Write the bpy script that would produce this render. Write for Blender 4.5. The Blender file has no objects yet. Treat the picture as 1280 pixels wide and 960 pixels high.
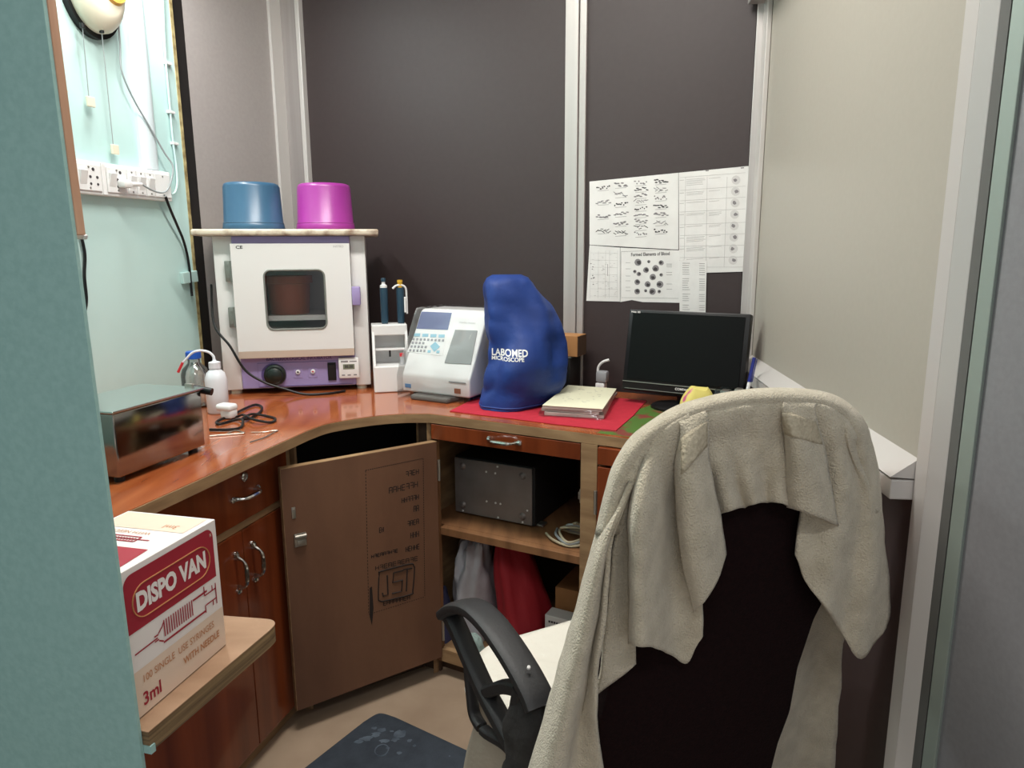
import bpy, bmesh, math, random
import numpy as np
from mathutils import Vector, Matrix, noise
from mathutils.bvhtree import BVHTree
random.seed(7)
V = Vector
# ------------------------------------------------------------------ camera
F, CH, PITCH, ROLL = 868.0, 1.24, math.atan(166/868.0), 0.0058
CP = V((0, 0, CH))
fwd = V((0, math.cos(PITCH), -math.sin(PITCH)))
u0 = V((0, math.sin(PITCH), math.cos(PITCH))); r0 = V((1, 0, 0))
CR = r0*math.cos(ROLL) - u0*math.sin(ROLL)
CU = r0*math.sin(ROLL) + u0*math.cos(ROLL)
sc = bpy.context.scene
col = sc.collection
cd = bpy.data.cameras.new('camera'); cam = bpy.data.objects.new('camera', cd); col.objects.link(cam)
cd.sensor_width = 36; cd.lens = F/1280*36; cd.clip_start = .02
m3 = Matrix((CR, CU, -fwd)).transposed()
cam.matrix_world = Matrix.Translation(CP) @ m3.to_4x4()
sc.camera = cam
# ------------------------------------------------------------------ world, exposure, lights
w = bpy.data.worlds.new('world'); sc.world = w; w.use_nodes = True
w.node_tree.nodes['Background'].inputs[0].default_value = (.92, .96, 1.0, 1)
w.node_tree.nodes['Background'].inputs[1].default_value = .36
sc.view_settings.view_transform = 'Standard'; sc.view_settings.look = 'None'
sc.view_settings.exposure = 0.34; sc.view_settings.gamma = 1; sc.view_settings.use_curve_mapping = False

def area(name, loc, target, sx, sy, power, color):
    l = bpy.data.lights.new(name, 'AREA'); l.shape = 'RECTANGLE'; l.size = sx; l.size_y = sy
    l.energy = power; l.color = color
    o = bpy.data.objects.new(name, l); col.objects.link(o); o.location = loc
    o.rotation_euler = (V(target)-V(loc)).to_track_quat('-Z', 'Y').to_euler()
    return o
area('ceiling_lamp_light', (-.25, 1.30, 2.53), (-.25, 1.45, 0), .9, .12, 23, (1, .96, .90))
area('added_fill_light', (.1, -.75, 2.53), (0, -.2, 0), 1.1, .12, 7.5, (.95, .98, 1))  # fill added behind the camera to brighten the near partition
area('tube_lamp_light', (-1.005, 2.03, 2.17), (-.93, 2.06, 1.0), .55, .05, 8.5, (.97, 1, 1))

# ------------------------------------------------------------------ pixel -> place helpers
def ray(x, y):
    return CR*((x-640)/F) + CU*((480-y)/F) + fwd
def atz(x, y, z):
    r = ray(x, y); return CP + r*((z-CH)/r.z)
def atp(x, y, p0, n):
    r = ray(x, y); return CP + r*((V(p0)-CP).dot(V(n))/r.dot(V(n)))
def vp(p, d):
    d = V((d[0], d[1], 0)).normalized(); return (V((p[0], p[1], 0)), V((-d.y, d.x, 0)))
def hd(a):  # horizontal unit vector
    return V((a[0], a[1], 0)).normalized()
Z3 = V((0, 0, 1))
def fr(o, ex, ez=Z3):
    ex = V(ex).normalized(); ez = V(ez).normalized(); ey = ez.cross(ex).normalized(); ez = ex.cross(ey)
    m = Matrix((ex, ey, ez)).transposed().to_4x4(); return Matrix.Translation(V(o)) @ m

# ------------------------------------------------------------------ materials
def lin(c):
    r = []
    for v in c[:3]:
        v = v/255.0
        r.append(v/12.92 if v <= .04045 else ((v+.055)/1.055)**2.4)
    return (r[0], r[1], r[2], 1)
MATS = {}
def mat(name, c, rough=.6, metal=0, c2=None, scale=8, stretch=(1, 1, 1), detail=4, bump=0, bscale=60, alpha=1,
        trans=0, coat=0, emit=0, spec=.5, contrast=(.35, .65), wave=None, sheen=0, rot=(0, 0, 0)):
    m = bpy.data.materials.new(name); m.use_nodes = True; nt = m.node_tree; N = nt.nodes; L = nt.links
    b = N['Principled BSDF']
    b.inputs['Roughness'].default_value = rough; b.inputs['Metallic'].default_value = metal
    b.inputs['Base Color'].default_value = lin(c); b.inputs['Alpha'].default_value = alpha
    b.inputs['Transmission Weight'].default_value = trans; b.inputs['Coat Weight'].default_value = coat
    b.inputs['Coat Roughness'].default_value = .06
    b.inputs['Specular IOR Level'].default_value = spec
    b.inputs['Sheen Weight'].default_value = sheen
    if emit:
        b.inputs['Emission Color'].default_value = lin(c); b.inputs['Emission Strength'].default_value = emit
    tc = N.new('ShaderNodeTexCoord'); mp = N.new('ShaderNodeMapping')
    mp.inputs['Scale'].default_value = stretch; mp.inputs['Rotation'].default_value = rot
    L.new(tc.outputs['Object'], mp.inputs['Vector'])
    if c2 is not None:
        if wave:
            t = N.new('ShaderNodeTexWave'); t.inputs['Scale'].default_value = scale
            t.inputs['Distortion'].default_value = wave; t.inputs['Detail'].default_value = detail
            t.bands_direction = 'X'
        else:
            t = N.new('ShaderNodeTexNoise'); t.inputs['Scale'].default_value = scale; t.inputs['Detail'].default_value = detail
        L.new(mp.outputs[0], t.inputs['Vector'])
        r = N.new('ShaderNodeValToRGB'); r.color_ramp.elements[0].position = contrast[0]; r.color_ramp.elements[1].position = contrast[1]
        r.color_ramp.elements[0].color = lin(c); r.color_ramp.elements[1].color = lin(c2)
        L.new(t.outputs['Fac' if 'Fac' in t.outputs else 'Color'], r.inputs[0]); L.new(r.outputs[0], b.inputs['Base Color'])
    if bump:
        t2 = N.new('ShaderNodeTexNoise'); t2.inputs['Scale'].default_value = bscale; t2.inputs['Detail'].default_value = 3
        L.new(tc.outputs['Object'], t2.inputs['Vector'])
        bp = N.new('ShaderNodeBump'); bp.inputs['Strength'].default_value = bump; bp.inputs['Distance'].default_value = .004
        L.new(t2.outputs['Fac'], bp.inputs['Height']); L.new(bp.outputs[0], b.inputs['Normal'])
    MATS[name] = m
    return m
M = lambda n: MATS[n]
mat('teal_wall', (198, 226, 223), .55, c2=(186, 217, 214), scale=3, bump=.12, bscale=25)
mat('teal_board', (158, 194, 189), .6, c2=(149, 186, 181), scale=90, bump=.08, bscale=120)
mat('plaster_edge', (196, 178, 128), .9, c2=(130, 110, 70), scale=30, bump=.6, bscale=60)
mat('black_paint', (22, 18, 17), .6, c2=(32, 26, 24), scale=12)
mat('dark_laminate', (54, 43, 43), .55, c2=(56, 45, 45), scale=60, spec=.5)
mat('grey_laminate', (166, 158, 155), .42, c2=(162, 154, 151), scale=90)
mat('light_laminate', (175, 169, 158), .45, c2=(173, 167, 156), scale=90)
mat('blue_grey_panel', (136, 135, 138), .5, c2=(130, 129, 132), scale=120)
mat('aluminium', (196, 190, 187), .36, .35, c2=(184, 178, 175), scale=40, stretch=(1, 1, .02))
mat('aluminium_pale', (206, 201, 197), .42, .25)
mat('aluminium_grey', (164, 157, 155), .36, .35, c2=(152, 145, 143), scale=40, stretch=(1, 1, .02))
mat('green_aluminium', (152, 163, 155), .5, .3)
mat('dark_gasket', (96, 96, 93), .7)
mat('floor_stone', (172, 150, 128), .55, c2=(156, 134, 113), scale=6, detail=8, bump=.08)
mat('ceiling_white', (226, 226, 220), .8)
mat('red_laminate', (134, 64, 33), .2, c2=(88, 38, 19), scale=2.2, stretch=(9, 9, .5), detail=6, coat=.25, contrast=(.3, .75))
mat('counter_laminate', (176, 98, 56), .13, c2=(148, 72, 38), scale=3.2, stretch=(9, 1.0, 1), detail=6, coat=.4, contrast=(.3, .7), rot=(0, 0, -.27))
mat('raw_wood', (162, 130, 94), .65, c2=(134, 103, 72), scale=8, stretch=(1, 1, 6), detail=5)
mat('wood_batten', (206, 164, 136), .6, c2=(190, 146, 118), scale=6, stretch=(8, 8, .6))
mat('ply', (172, 138, 110), .7, c2=(150, 117, 90), scale=5, stretch=(1, 3, 1), detail=6, bump=.15)
mat('ply_edge', (150, 124, 88), .8, c2=(88, 68, 46), scale=22, stretch=(.15, .15, 9), detail=3, bump=.4)
mat('ply_dark', (116, 80, 58), .62, c2=(94, 62, 44), scale=3, stretch=(2, 2, .6), detail=7, bump=.08)
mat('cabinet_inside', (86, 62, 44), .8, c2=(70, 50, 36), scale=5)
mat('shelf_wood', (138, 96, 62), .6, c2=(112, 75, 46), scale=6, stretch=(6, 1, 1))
mat('ink', (36, 25, 21), .8)
mat('black_plastic', (19, 18, 19), .42, spec=.35)
mat('matte_black', (17, 16, 17), .7)
mat('soft_black', (37, 36, 37), .55, bump=.1, bscale=200)
mat('chrome', (205, 203, 200), .16, 1)
mat('dull_metal', (168, 163, 154), .38, .9)
mat('steel', (158, 154, 150), .13, 1, c2=(146, 142, 138), scale=2.5)
mat('steel_lid', (198, 206, 203), .2, .9)
mat('galv', (150, 142, 138), .45, .55, c2=(134, 126, 122), scale=10)
mat('white_enamel', (226, 224, 222), .35)
mat('white_plastic', (232, 231, 230), .38)
mat('cream_plastic', (232, 224, 202), .4)
mat('amber', (222, 172, 84), .35)
mat('beige_strip', (192, 172, 156), .5)
mat('purple', (156, 140, 188), .45)
mat('purple_dark', (92, 76, 132), .5)
mat('hinge_grey', (140, 142, 136), .45, .6)
mat('inner_glass', (210, 222, 222), .06, trans=1.0)
mat('rust_red', (176, 84, 62), .55)
mat('knob_green', (24, 32, 27), .3)
mat('lcd', (118, 124, 104), .35)
mat('print_dark', (62, 58, 60), .8)
mat('print_mid', (132, 128, 130), .8)
mat('print_light', (176, 173, 172), .8)
mat('print_pale', (203, 200, 198), .8)
mat('paper', (226, 224, 221), .75, c2=(217, 215, 212), scale=14)
mat('marble', (214, 202, 182), .4, c2=(120, 84, 60), scale=26, detail=6, contrast=(.46, .72))
mat('blue_tub', (54, 90, 118), .32, c2=(58, 95, 123), scale=10)
mat('magenta_tub', (152, 50, 140), .32, c2=(157, 56, 145), scale=10)
mat('pipette_blue', (38, 66, 84), .35)
mat('yellow_cap', (216, 168, 52), .4)
mat('lcd_blue', (104, 110, 148), .25)
mat('key_blue', (150, 196, 214), .5)
mat('key_grey', (152, 152, 156), .5)
mat('flap_grey', (146, 148, 148), .3)
mat('sticker_blue', (92, 146, 200), .5)
mat('sticker_brown', (150, 92, 66), .5)
mat('foam_grey', (96, 92, 88), .85, bump=.4, bscale=160)
def clear_film(name, mixfac, rough, k=1.0):
    m = bpy.data.materials.new(name); m.use_nodes = True; nt = m.node_tree; N = nt.nodes; L = nt.links
    N.remove(N['Principled BSDF']); out = N['Material Output']
    t = N.new('ShaderNodeBsdfTransparent'); t.inputs[0].default_value = (.97, .97, .97, 1)
    g = N.new('ShaderNodeBsdfGlossy'); g.inputs['Roughness'].default_value = rough
    fz = N.new('ShaderNodeFresnel'); fz.inputs[0].default_value = 1.45
    ad = N.new('ShaderNodeMath'); ad.operation = 'ADD'; ad.inputs[1].default_value = mixfac
    ad.operation = 'MULTIPLY_ADD'; ad.inputs[1].default_value = k; ad.inputs[2].default_value = mixfac; L.new(fz.outputs[0], ad.inputs[0])
    mx = N.new('ShaderNodeMixShader'); L.new(ad.outputs[0], mx.inputs[0]); L.new(t.outputs[0], mx.inputs[1]); L.new(g.outputs[0], mx.inputs[2])
    L.new(mx.outputs[0], out.inputs[0]); MATS[name] = m
clear_film('film', .03, .11, .55)
clear_film('pane', .02, .05, .6)
clear_film('glass', .12, .07)
mat('cover_blue', (18, 56, 130), .6, c2=(15, 48, 116), scale=12, bump=.2, bscale=90)
mat('red_felt', (184, 30, 52), .8, c2=(174, 26, 47), scale=60, bump=.1, bscale=200)
mat('pad_cream', (226, 224, 196), .75)
mat('pad_edge', (206, 194, 182), .8, c2=(168, 150, 146), scale=6, stretch=(1, 1, 40))
mat('green_print', (70, 104, 34), .7, c2=(120, 46, 40), scale=20, contrast=(.5, .6))
mat('pouch', (222, 208, 116), .7, c2=(196, 92, 132), scale=24, contrast=(.60, .66), detail=1)
mat('cardboard', (176, 126, 78), .75, c2=(160, 112, 66), scale=12)
mat('screen_black', (7, 6, 6), .35, spec=.2)
mat('pen_blue', (30, 40, 120), .35)
mat('towel', (212, 200, 176), .95, c2=(196, 184, 160), scale=40, bump=1.0, bscale=420, sheen=.4)
mat('towel_band', (196, 184, 160), .9, c2=(178, 166, 143), scale=240, bump=.8, bscale=160)
mat('maroon_fabric', (26, 9, 10), .95, c2=(18, 6, 7), scale=220, bump=.3, bscale=300, spec=.15)
mat('seat_cloth', (226, 220, 208), .9, bump=.3, bscale=80)
mat('beige_cloth', (176, 166, 150), .9, bump=.3, bscale=120)
mat('black_cloth', (46, 43, 41), .9, c2=(34, 31, 30), scale=14, bump=.8, bscale=40)
mat('mat_blue', (52, 60, 70), .75, c2=(42, 50, 60), scale=26, bump=.3, bscale=120)
mat('mat_wear', (92, 104, 116), .8, c2=(64, 74, 86), scale=30)
mat('poly_white', (206, 204, 208), .35, c2=(176, 172, 178), scale=10, bump=.4, bscale=26)
mat('red_cloth', (176, 36, 46), .75, bump=.4, bscale=30)
mat('indigo_cloth', (70, 70, 104), .85, bump=.4, bscale=30)
mat('grey_cloth', (126, 124, 128), .85, bump=.4, bscale=40)
mat('sage_cloth', (150, 170, 164), .85, bump=.3)
mat('carton_white', (234, 226, 222), .6)
mat('carton_red', (158, 28, 48), .6)
mat('carton_cream', (226, 202, 182), .6)
mat('carton_gold', (190, 128, 84), .6)
mat('wall_pipe', (214, 226, 230), .4)
mat('tube_glow', (255, 255, 250), .4, emit=6)
mat('cord_grey', (150, 156, 158), .5)
mat('cord_beige', (176, 166, 140), .6)
mat('hdpe', (224, 226, 232), .35, alpha=1)
mat('cap_blue', (36, 92, 190), .35)
mat('red_tip', (206, 50, 60), .4)
mat('label_white', (222, 218, 214), .7)

# ------------------------------------------------------------------ mesh builder
class MB:
    def __init__(s, mx=None):
        s.bm = bmesh.new(); s.mx = mx
    def _add(s, vs, fs):
        b = [s.bm.verts.new(v) for v in vs]
        for f in fs:
            try: s.bm.faces.new([b[i] for i in f])
            except ValueError: pass
        return s
    def box(s, c, d, bev=0, rz=0, seg=2):
        t = bmesh.new(); bmesh.ops.create_cube(t, size=1)
        bmesh.ops.scale(t, vec=d, verts=t.verts)
        if bev: bmesh.ops.bevel(t, geom=t.edges[:], offset=bev, segments=seg, affect='EDGES', profile=.5)
        mx = Matrix.Translation(V(c)) @ Matrix.Rotation(rz, 4, 'Z')
        t.transform(mx); s._merge(t); return s
    def _merge(s, t):
        me = bpy.data.meshes.new('t'); t.to_mesh(me); t.free(); s.bm.from_mesh(me); bpy.data.meshes.remove(me)
    def quad(s, a, b, c, d):
        return s._add([V(a), V(b), V(c), V(d)], [(0, 1, 2, 3)])
    def poly(s, pts):
        return s._add([V(p) for p in pts], [tuple(range(len(pts)))])
    def prism(s, pts, vec, bev=0):
        """polygon pts (3d) extruded by vec"""
        t = bmesh.new(); a = [t.verts.new(V(p)) for p in pts]; b = [t.verts.new(V(p)+V(vec)) for p in pts]
        n = len(pts); t.faces.new(a[::-1]); t.faces.new(b)
        for i in range(n): t.faces.new((a[i], a[(i+1) % n], b[(i+1) % n], b[i]))
        bmesh.ops.recalc_face_normals(t, faces=t.faces[:])
        if bev: bmesh.ops.bevel(t, geom=t.edges[:], offset=bev, segments=2, affect='EDGES', profile=.5)
        s._merge(t); return s
    def lathe(s, prof, n=32, c=(0, 0, 0), axis=None):
        vs = []; fs = []; k = len(prof); c = V(c)
        q = Z3.rotation_difference(V(axis).normalized()) if axis is not None else None
        for i in range(n):
            a = 2*math.pi*i/n
            for r, z in prof:
                p = V((max(r, 1e-5)*math.cos(a), max(r, 1e-5)*math.sin(a), z))
                if q: p = q @ p
                vs.append(p+c)
        for i in range(n):
            for j in range(k-1):
                fs.append((i*k+j, ((i+1) % n)*k+j, ((i+1) % n)*k+j+1, i*k+j+1))
        return s._add(vs, fs)
    def cyl(s, p0, p1, r, r1=None, n=16):
        p0 = V(p0); d = V(p1)-p0; r1 = r if r1 is None else r1
        return s.lathe([(0, 0), (r, 0), (r1, d.length), (0, d.length)], n, p0, d)
    def tube(s, pts, r, n=8, smooth=6, closed=False, prof=None, up=None, cap=True):
        """prof: list of 2d section points scaled by r; up fixes the frame"""
        P = crv(pts, smooth, closed) if smooth else [V(p) for p in pts]
        if prof is None: prof = [(math.cos(2*math.pi*i/n), math.sin(2*math.pi*i/n)) for i in range(n)]
        n = len(prof); R = r if callable(r) else (lambda t: r)
        vs = []; fs = []; k = len(P); x = None
        for i, p in enumerate(P):
            if closed: d = P[(i+1) % k]-P[i-1]
            else: d = P[min(i+1, k-1)]-P[max(i-1, 0)]
            d.normalize()
            if up is not None: x = V(up).cross(d).normalized()
            else:
                if x is None: x = d.orthogonal()
                x = (x-d*x.dot(d)).normalized()
            y = d.cross(x); rr = R(i/max(k-1, 1))
            for a, b in prof: vs.append(p+x*a*rr+y*b*rr)
        for i in range(k if closed else k-1):
            for j in range(n):
                i2 = (i+1) % k
                fs.append((i*n+j, i*n+(j+1) % n, i2*n+(j+1) % n, i2*n+j))
        if cap and not closed: fs += [tuple(range(n))[::-1], tuple(range((k-1)*n, k*n))]
        return s._add(vs, fs)
    def grid(s, G, cu=False, cv=False):
        nu = len(G); nv = len(G[0]); vs = [V(p) for r in G for p in r]; fs = []
        for i in range(nu if cu else nu-1):
            for j in range(nv if cv else nv-1):
                a, b = (i+1) % nu, (j+1) % nv
                fs.append((i*nv+j, a*nv+j, a*nv+b, i*nv+b))
        return s._add(vs, fs)
    def build(s, name, m, parent=None, smooth=False, fixn=True, angle=35):
        bm = s.bm
        if s.mx is not None: bm.transform(s.mx)
        if parent is not None: bm.transform(WM[parent.name].inverted())
        if fixn: bmesh.ops.recalc_face_normals(bm, faces=bm.faces[:])
        me = bpy.data.meshes.new(name); 
        if smooth:
            for f in bm.faces: f.smooth = True
            for e in bm.edges:
                if len(e.link_faces) == 2 and e.calc_face_angle(0) > math.radians(angle): e.smooth = False
        bm.to_mesh(me); bm.free()
        me.materials.append(M(m) if isinstance(m, str) else m)
        o = bpy.data.objects.new(name, me); col.objects.link(o); WM[o.name] = Matrix.Identity(4) if parent is None else WM[parent.name]
        if parent is not None: o.parent = parent
        return o
WM = {}
def crv(pts, k=6, closed=False):
    P = [V(p) for p in pts]; n = len(P); out = []
    if n < 3: 
        return [P[0].lerp(P[-1], i/k) for i in range(k+1)]
    rng = n if closed else n-1
    for i in range(rng):
        p0 = P[i-1] if (i > 0 or closed) else P[0]*2-P[1]
        p1 = P[i]; p2 = P[(i+1) % n]
        p3 = P[(i+2) % n] if (i+2 < n or closed) else P[-1]*2-P[-2]
        for j in range(k):
            t = j/k
            out.append(.5*((2*p1)+(p2-p0)*t+(2*p0-5*p1+4*p2-p3)*t*t+(3*p1-p0-3*p2+p3)*t**3))
    if not closed: out.append(P[-1])
    return out
def thing(name, label, cat, loc=(0, 0, 0), rz=0, group=None):
    o = bpy.data.objects.new(name, None); col.objects.link(o); o.empty_display_size = .05
    o.location = loc; o.rotation_euler = (0, 0, rz); o['label'] = label; o['category'] = cat
    if group: o['group'] = group
    WM[o.name] = Matrix.Translation(V(loc)) @ Matrix.Rotation(rz, 4, 'Z')
    return o
def tag(o, label, cat, group=None):
    o['label'] = label; o['category'] = cat
    if group: o['group'] = group
    return o
def pivot(o):
    """move a single-mesh thing's origin to its base"""
    me = o.data; xs = [v.co for v in me.vertices]
    c = V(((min(v.x for v in xs)+max(v.x for v in xs))/2, (min(v.y for v in xs)+max(v.y for v in xs))/2, min(v.z for v in xs)))
    me.transform(Matrix.Translation(-c)); o.location = c; WM[o.name] = Matrix.Translation(c)
    return o
def struct(o):
    o['kind'] = 'structure'; return o
def text(s, size, mx, name, m, parent, bold=0, sx=1.0, align='CENTER', off=0.0):
    cu = bpy.data.curves.new('t', 'FONT'); cu.body = s; cu.size = size; cu.align_x = align; cu.align_y = 'CENTER'; cu.offset = bold
    cu.resolution_u = 3
    o = bpy.data.objects.new('t', cu); col.objects.link(o)
    dg = bpy.context.evaluated_depsgraph_get(); me = bpy.data.meshes.new_from_object(o.evaluated_get(dg))
    bpy.data.objects.remove(o); bpy.data.curves.remove(cu)
    bm = bmesh.new(); bm.from_mesh(me); bpy.data.meshes.remove(me)
    bmesh.ops.scale(bm, vec=(sx, 1, 1), verts=bm.verts)
    b = MB(mx); b.bm.free(); b.bm = bm
    return b if name is None else b.build(name, m, parent, fixn=False)

# ================================================================== layout
C0 = .80                                            # counter top height
A0 = atz(165, 637, C0); A1 = atz(385, 538, C0); DL = hd(A1-A0); NL = V((-DL.y, DL.x, 0))   # left run front
B0 = atz(537, 517, C0); B1 = atz(730, 541, C0); DR = hd(B1-B0); NR = V((-DR.y, DR.x, 0))   # right run front
def onL(s, n=0, z=0): p = A0+DL*s+NL*n; return V((p.x, p.y, z))
def onR(s, n=0, z=0): p = B0+DR*s+NR*n; return V((p.x, p.y, z))
LPL = vp(A0, DL); RPL = vp(B0, DR)
BW = V((0, 2.364, 0)); BD = hd((.891, -.454)); BN = V((-BD.y, BD.x, 0)) # back wall line, normal away from camera
def onB(u, n=0, z=0): p = BW+BD*u+BN*n; return V((p.x, p.y, z))
BPL = (BW, BN)
def pxB(x, y, n=0): return atp(x, y, BW+BN*n, BN)
LW = V((-1.04, 2.30, 0))                            # end of the painted left wall
def onW(s, n=0, z=0): p = LW+DL*s-NL*n; return V((p.x, p.y, z))  # n towards the room
def pxW(x, y, n=0): return atp(x, y, LW-NL*n, NL)
CL = V((-.852, 2.800, 0)); CRN = V((.692, 2.012, 0))  # corners of the aluminium booth
RD = hd((.103, .995)); RN = V((RD.y, -RD.x, 0))       # right wall
def onG(s, n=0, z=0): p = CRN-RD*s-RN*n; return V((p.x, p.y, z))   # s towards camera, n into room
def pxG(x, y, n=0): return atp(x, y, CRN-RN*n, RN)
CEIL = 2.62
# ------------------------------------------------------------------ setting
struct(MB().box((0, 1.0, -.05), (4.4, 4.8, .1)).build('floor', 'floor_stone'))
struct(MB().box((0, 1.0, CEIL+.05), (4.4, 4.8, .1)).build('ceiling', 'ceiling_white'))
wl = struct(MB().prism([onW(-2.6), onW(0), onW(0, -.07), onW(-2.6, -.07)], (0, 0, CEIL)).build('wall_left', 'teal_wall'))
struct(MB().prism([onW(0.0, .002), onW(.012, .002), onW(.012, -.07), onW(0, -.07)], (0, 0, CEIL)).build('trim_1', 'plaster_edge'))
g0 = onW(.012, -.004); g1 = onW(.072, -.012)
struct(MB().prism([g0, g1, g1-NL*-.06, g0-NL*-.06], (0, 0, CEIL)).build('trim_2', 'black_paint'))
# grey panel between the painted wall and the corner post
gd = hd(CL-g1); gn = V((gd.y, -gd.x, 0))
struct(MB().prism([g1, CL, CL-gn*.02, g1-gn*.02], (0, 0, CEIL)).build('wall_corner', 'grey_laminate'))
# back wall: backing plus two dark panels between aluminium mullions
uL = (CL-BW).dot(BD); uR = (CRN-BW).dot(BD)
wb = struct(MB().prism([onB(uL, .012), onB(uR, .012), onB(uR, .05), onB(uL, .05)], (0, 0, CEIL)).build('wall_back', 'black_paint'))
um0, um1 = .196, .262
for a, b in ((uL+.10, um0), (um1, uR-.03)):
    MB().prism([onB(a), onB(b), onB(b, .011), onB(a, .011)], (0, 0, CEIL-.002)).build('panel', 'dark_laminate', wb)
# corner post: flat bar on the panel side, wide face, bright edge strip
t = MB(); t.prism([CL-gd*.075+gn*.0, CL+gn*.0, CL+gn*.012, CL-gd*.075+gn*.012], (0, 0, CEIL-.001))
post = struct(t.build('trim_3', 'aluminium_pale'))
MB().prism([onB(uL+.006, -.016), onB(uL+.088, -.016), onB(uL+.088, .01), onB(uL+.006, .01)], (0, 0, CEIL-.001), .002).build('post_face', 'aluminium_grey', post)
MB().prism([onB(uL+.088, -.022), onB(uL+.107, -.022), onB(uL+.107, .01), onB(uL+.088, .01)], (0, 0, CEIL-.001), .002).build('edge_strip', 'aluminium_pale', post)
t = MB(); t.prism([onB(um0, -.016), onB(um0+.042, -.016), onB(um0+.042, .01), onB(um0, .01)], (0, 0, CEIL-.001), .002)
mul = struct(t.build('trim_4', 'aluminium'))
MB().prism([onB(um0+.044, -.010), onB(um1, -.010), onB(um1, .01), onB(um0+.044, .01)], (0, 0, CEIL-.001), .002).build('edge_strip', 'aluminium', mul)
t = MB(); t.prism([onB(uR-.027, -.012), onB(uR-.003, -.012), onB(uR-.003, .01), onB(uR-.027, .01)], (0, 0, CEIL-.001), .002)
cp = struct(t.build('trim_5', 'aluminium'))
MB().prism([onG(.002, .001), onG(.05, .001), onG(.05, .014), onG(.002, .014)], (0, 0, CEIL-.001), .002).build('edge_strip', 'aluminium_pale', cp)
# right wall
GE = (pxG(1172, 310)-CRN).dot(-RD)+.012
wr = struct(MB().prism([onG(0, -.012), onG(GE, -.012), onG(GE, -.05), onG(0, -.05)], (0, 0, CEIL)).build('wall_right', 'black_paint'))
ZS = .914
MB().prism([onG(.0, 0, ZS-.02), onG(GE, 0, ZS-.02), onG(GE, -.011, ZS-.02), onG(0, -.011, ZS-.02)], (0, 0, CEIL-ZS+.015)).build('panel', 'light_laminate', wr)
MB().prism([onG(.0, 0, .0), onG(GE, 0, .0), onG(GE, -.011, .0), onG(0, -.011, .0)], (0, 0, ZS-.03)).build('panel', 'dark_laminate', wr)
t = MB(); t.prism([onG(.03, 0, ZS-.032), onG(GE, 0, ZS-.032), onG(GE, .035, ZS-.032), onG(.03, .035, ZS-.032)], (0, 0, .030), .002)
rail = struct(t.build('trim_6', 'aluminium_pale'))
P2 = [onG(.03, .037, ZS+.002), onG(.03, 0.0, ZS+.030), onG(.03, 0, ZS)]
MB().prism(P2, -RD*(GE-.03)).build('ledge_cap', 'aluminium_pale', rail)
t = MB(); t.prism([onG(.0, 0, 1.885), onG(GE, 0, 1.885), onG(GE, .055, 1.885), onG(.0, .055, 1.885)], (0, 0, .05), .002)
struct(t.build('trim_7', 'aluminium'))
# door post and open door leaf nearest the camera
g = pxG(1174, 310)
def ratio_pt(px, yy):   # point on the ray through column px (at eye height) at forward distance yy
    r = ray(px, 314); return V((r.x/r.y*yy, yy, 0))
a = ratio_pt(1174, .955); b = ratio_pt(1190, .925); c = ratio_pt(1215, .905)
t = MB(); t.prism([a, b, b+V((.06, 0, 0)), a+V((.05, .02, 0))], (0, 0, CEIL-.001)); dp = struct(t.build('trim_8', 'aluminium_pale'))
MB().prism([b, c, c+V((.05, .02, 0)), b+V((.05, 0.02, 0))], (0, 0, CEIL-.001), .001).build('post_face', 'aluminium_pale', dp)
d = ratio_pt(1227, .888); MB().prism([c, d, d+V((.05, .02, 0)), c+V((.05, .02, 0))], (0, 0, CEIL-.001)).build('gasket', 'dark_gasket', dp)
e1 = ratio_pt(1247, .865); e2 = ratio_pt(1470, .66)
dr = struct(MB().prism([d+V((0, -.002, 0)), e1, e1+V((.04, .015, 0)), d+V((.04, .015, 0))], (0, 0, 2.1), .001).build('door_1', 'green_aluminium'))
e1b = ratio_pt(1248.5, .864)
MB().prism([e1b+V((.004, .003, 0)), e2, e2+V((.03, .02, 0)), e1b+V((.03, .02, 0))], (0, 0, 2.1)).build('door_panel', 'blue_grey_panel', dr)
# near left partition
SZ = .60
E0 = atz(174, 925, SZ-.01); PD = V((-NL.x, -NL.y, 0)); PD = hd((.964, -.265))
def onP(s, n=0, z=0): p = V((E0.x, E0.y, 0))-PD*s+DL*n; p = p-PD*(.0115*(z-.59)); return V((p.x, p.y, z))   # s to the left, n away from the camera; the board leans out of plumb
pt = struct(MB().prism([onP(0), onP(.9), onP(.9, .005), onP(0, .005)], -PD*.0115*CEIL+Z3*(CEIL-.001)).build('wall_partition', 'teal_board'))
MB().prism([onP(-.001, .005, 1.262), onP(.03, .005, 1.262), onP(.03, .017, 1.262), onP(-.001, .017, 1.262)], -PD*.0115*1.35+Z3*(CEIL-1.27), .001).build('edge_batten', 'wood_batten', pt)

# ------------------------------------------------------------------ countertop
front = [onL(-.16), onL(.0), onL(.565)] + [V((p.x, p.y, 0)) for p in crv([onL(.565), atz(412, 529, C0), atz(460, 521, C0), atz(500, 517.5, C0), onR(0)], 5)[1:]]
sR = .93
s_hit = None
for i in range(400):
    p = onR(i*.004)
    if (p-CRN).dot(RN) > -.001: s_hit = i*.004; break
front += [onR(s_hit-.006)]
back = [onG(.004, .004), onB(uR-.01, -.026), onB(uL+.02, -.026), CL+gn*.006, g1+gn*.006, onW(-.005, .006), V((onL(-.16).x, onL(-.16).y, 0))]
lw0 = onW(((onL(-.16)-LW).dot(DL)), .004)
poly = front + back[:-1] + [lw0]
poly = [V((p.x, p.y, C0-.026)) for p in poly]
ct = thing('countertop', 'long reddish-brown glossy worktop with tan edge running round the booth corner', 'countertop', (-.3, 1.95, C0-.026))
MB().prism(poly, (0, 0, .0245)).build('slab', 'raw_wood', ct)
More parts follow.
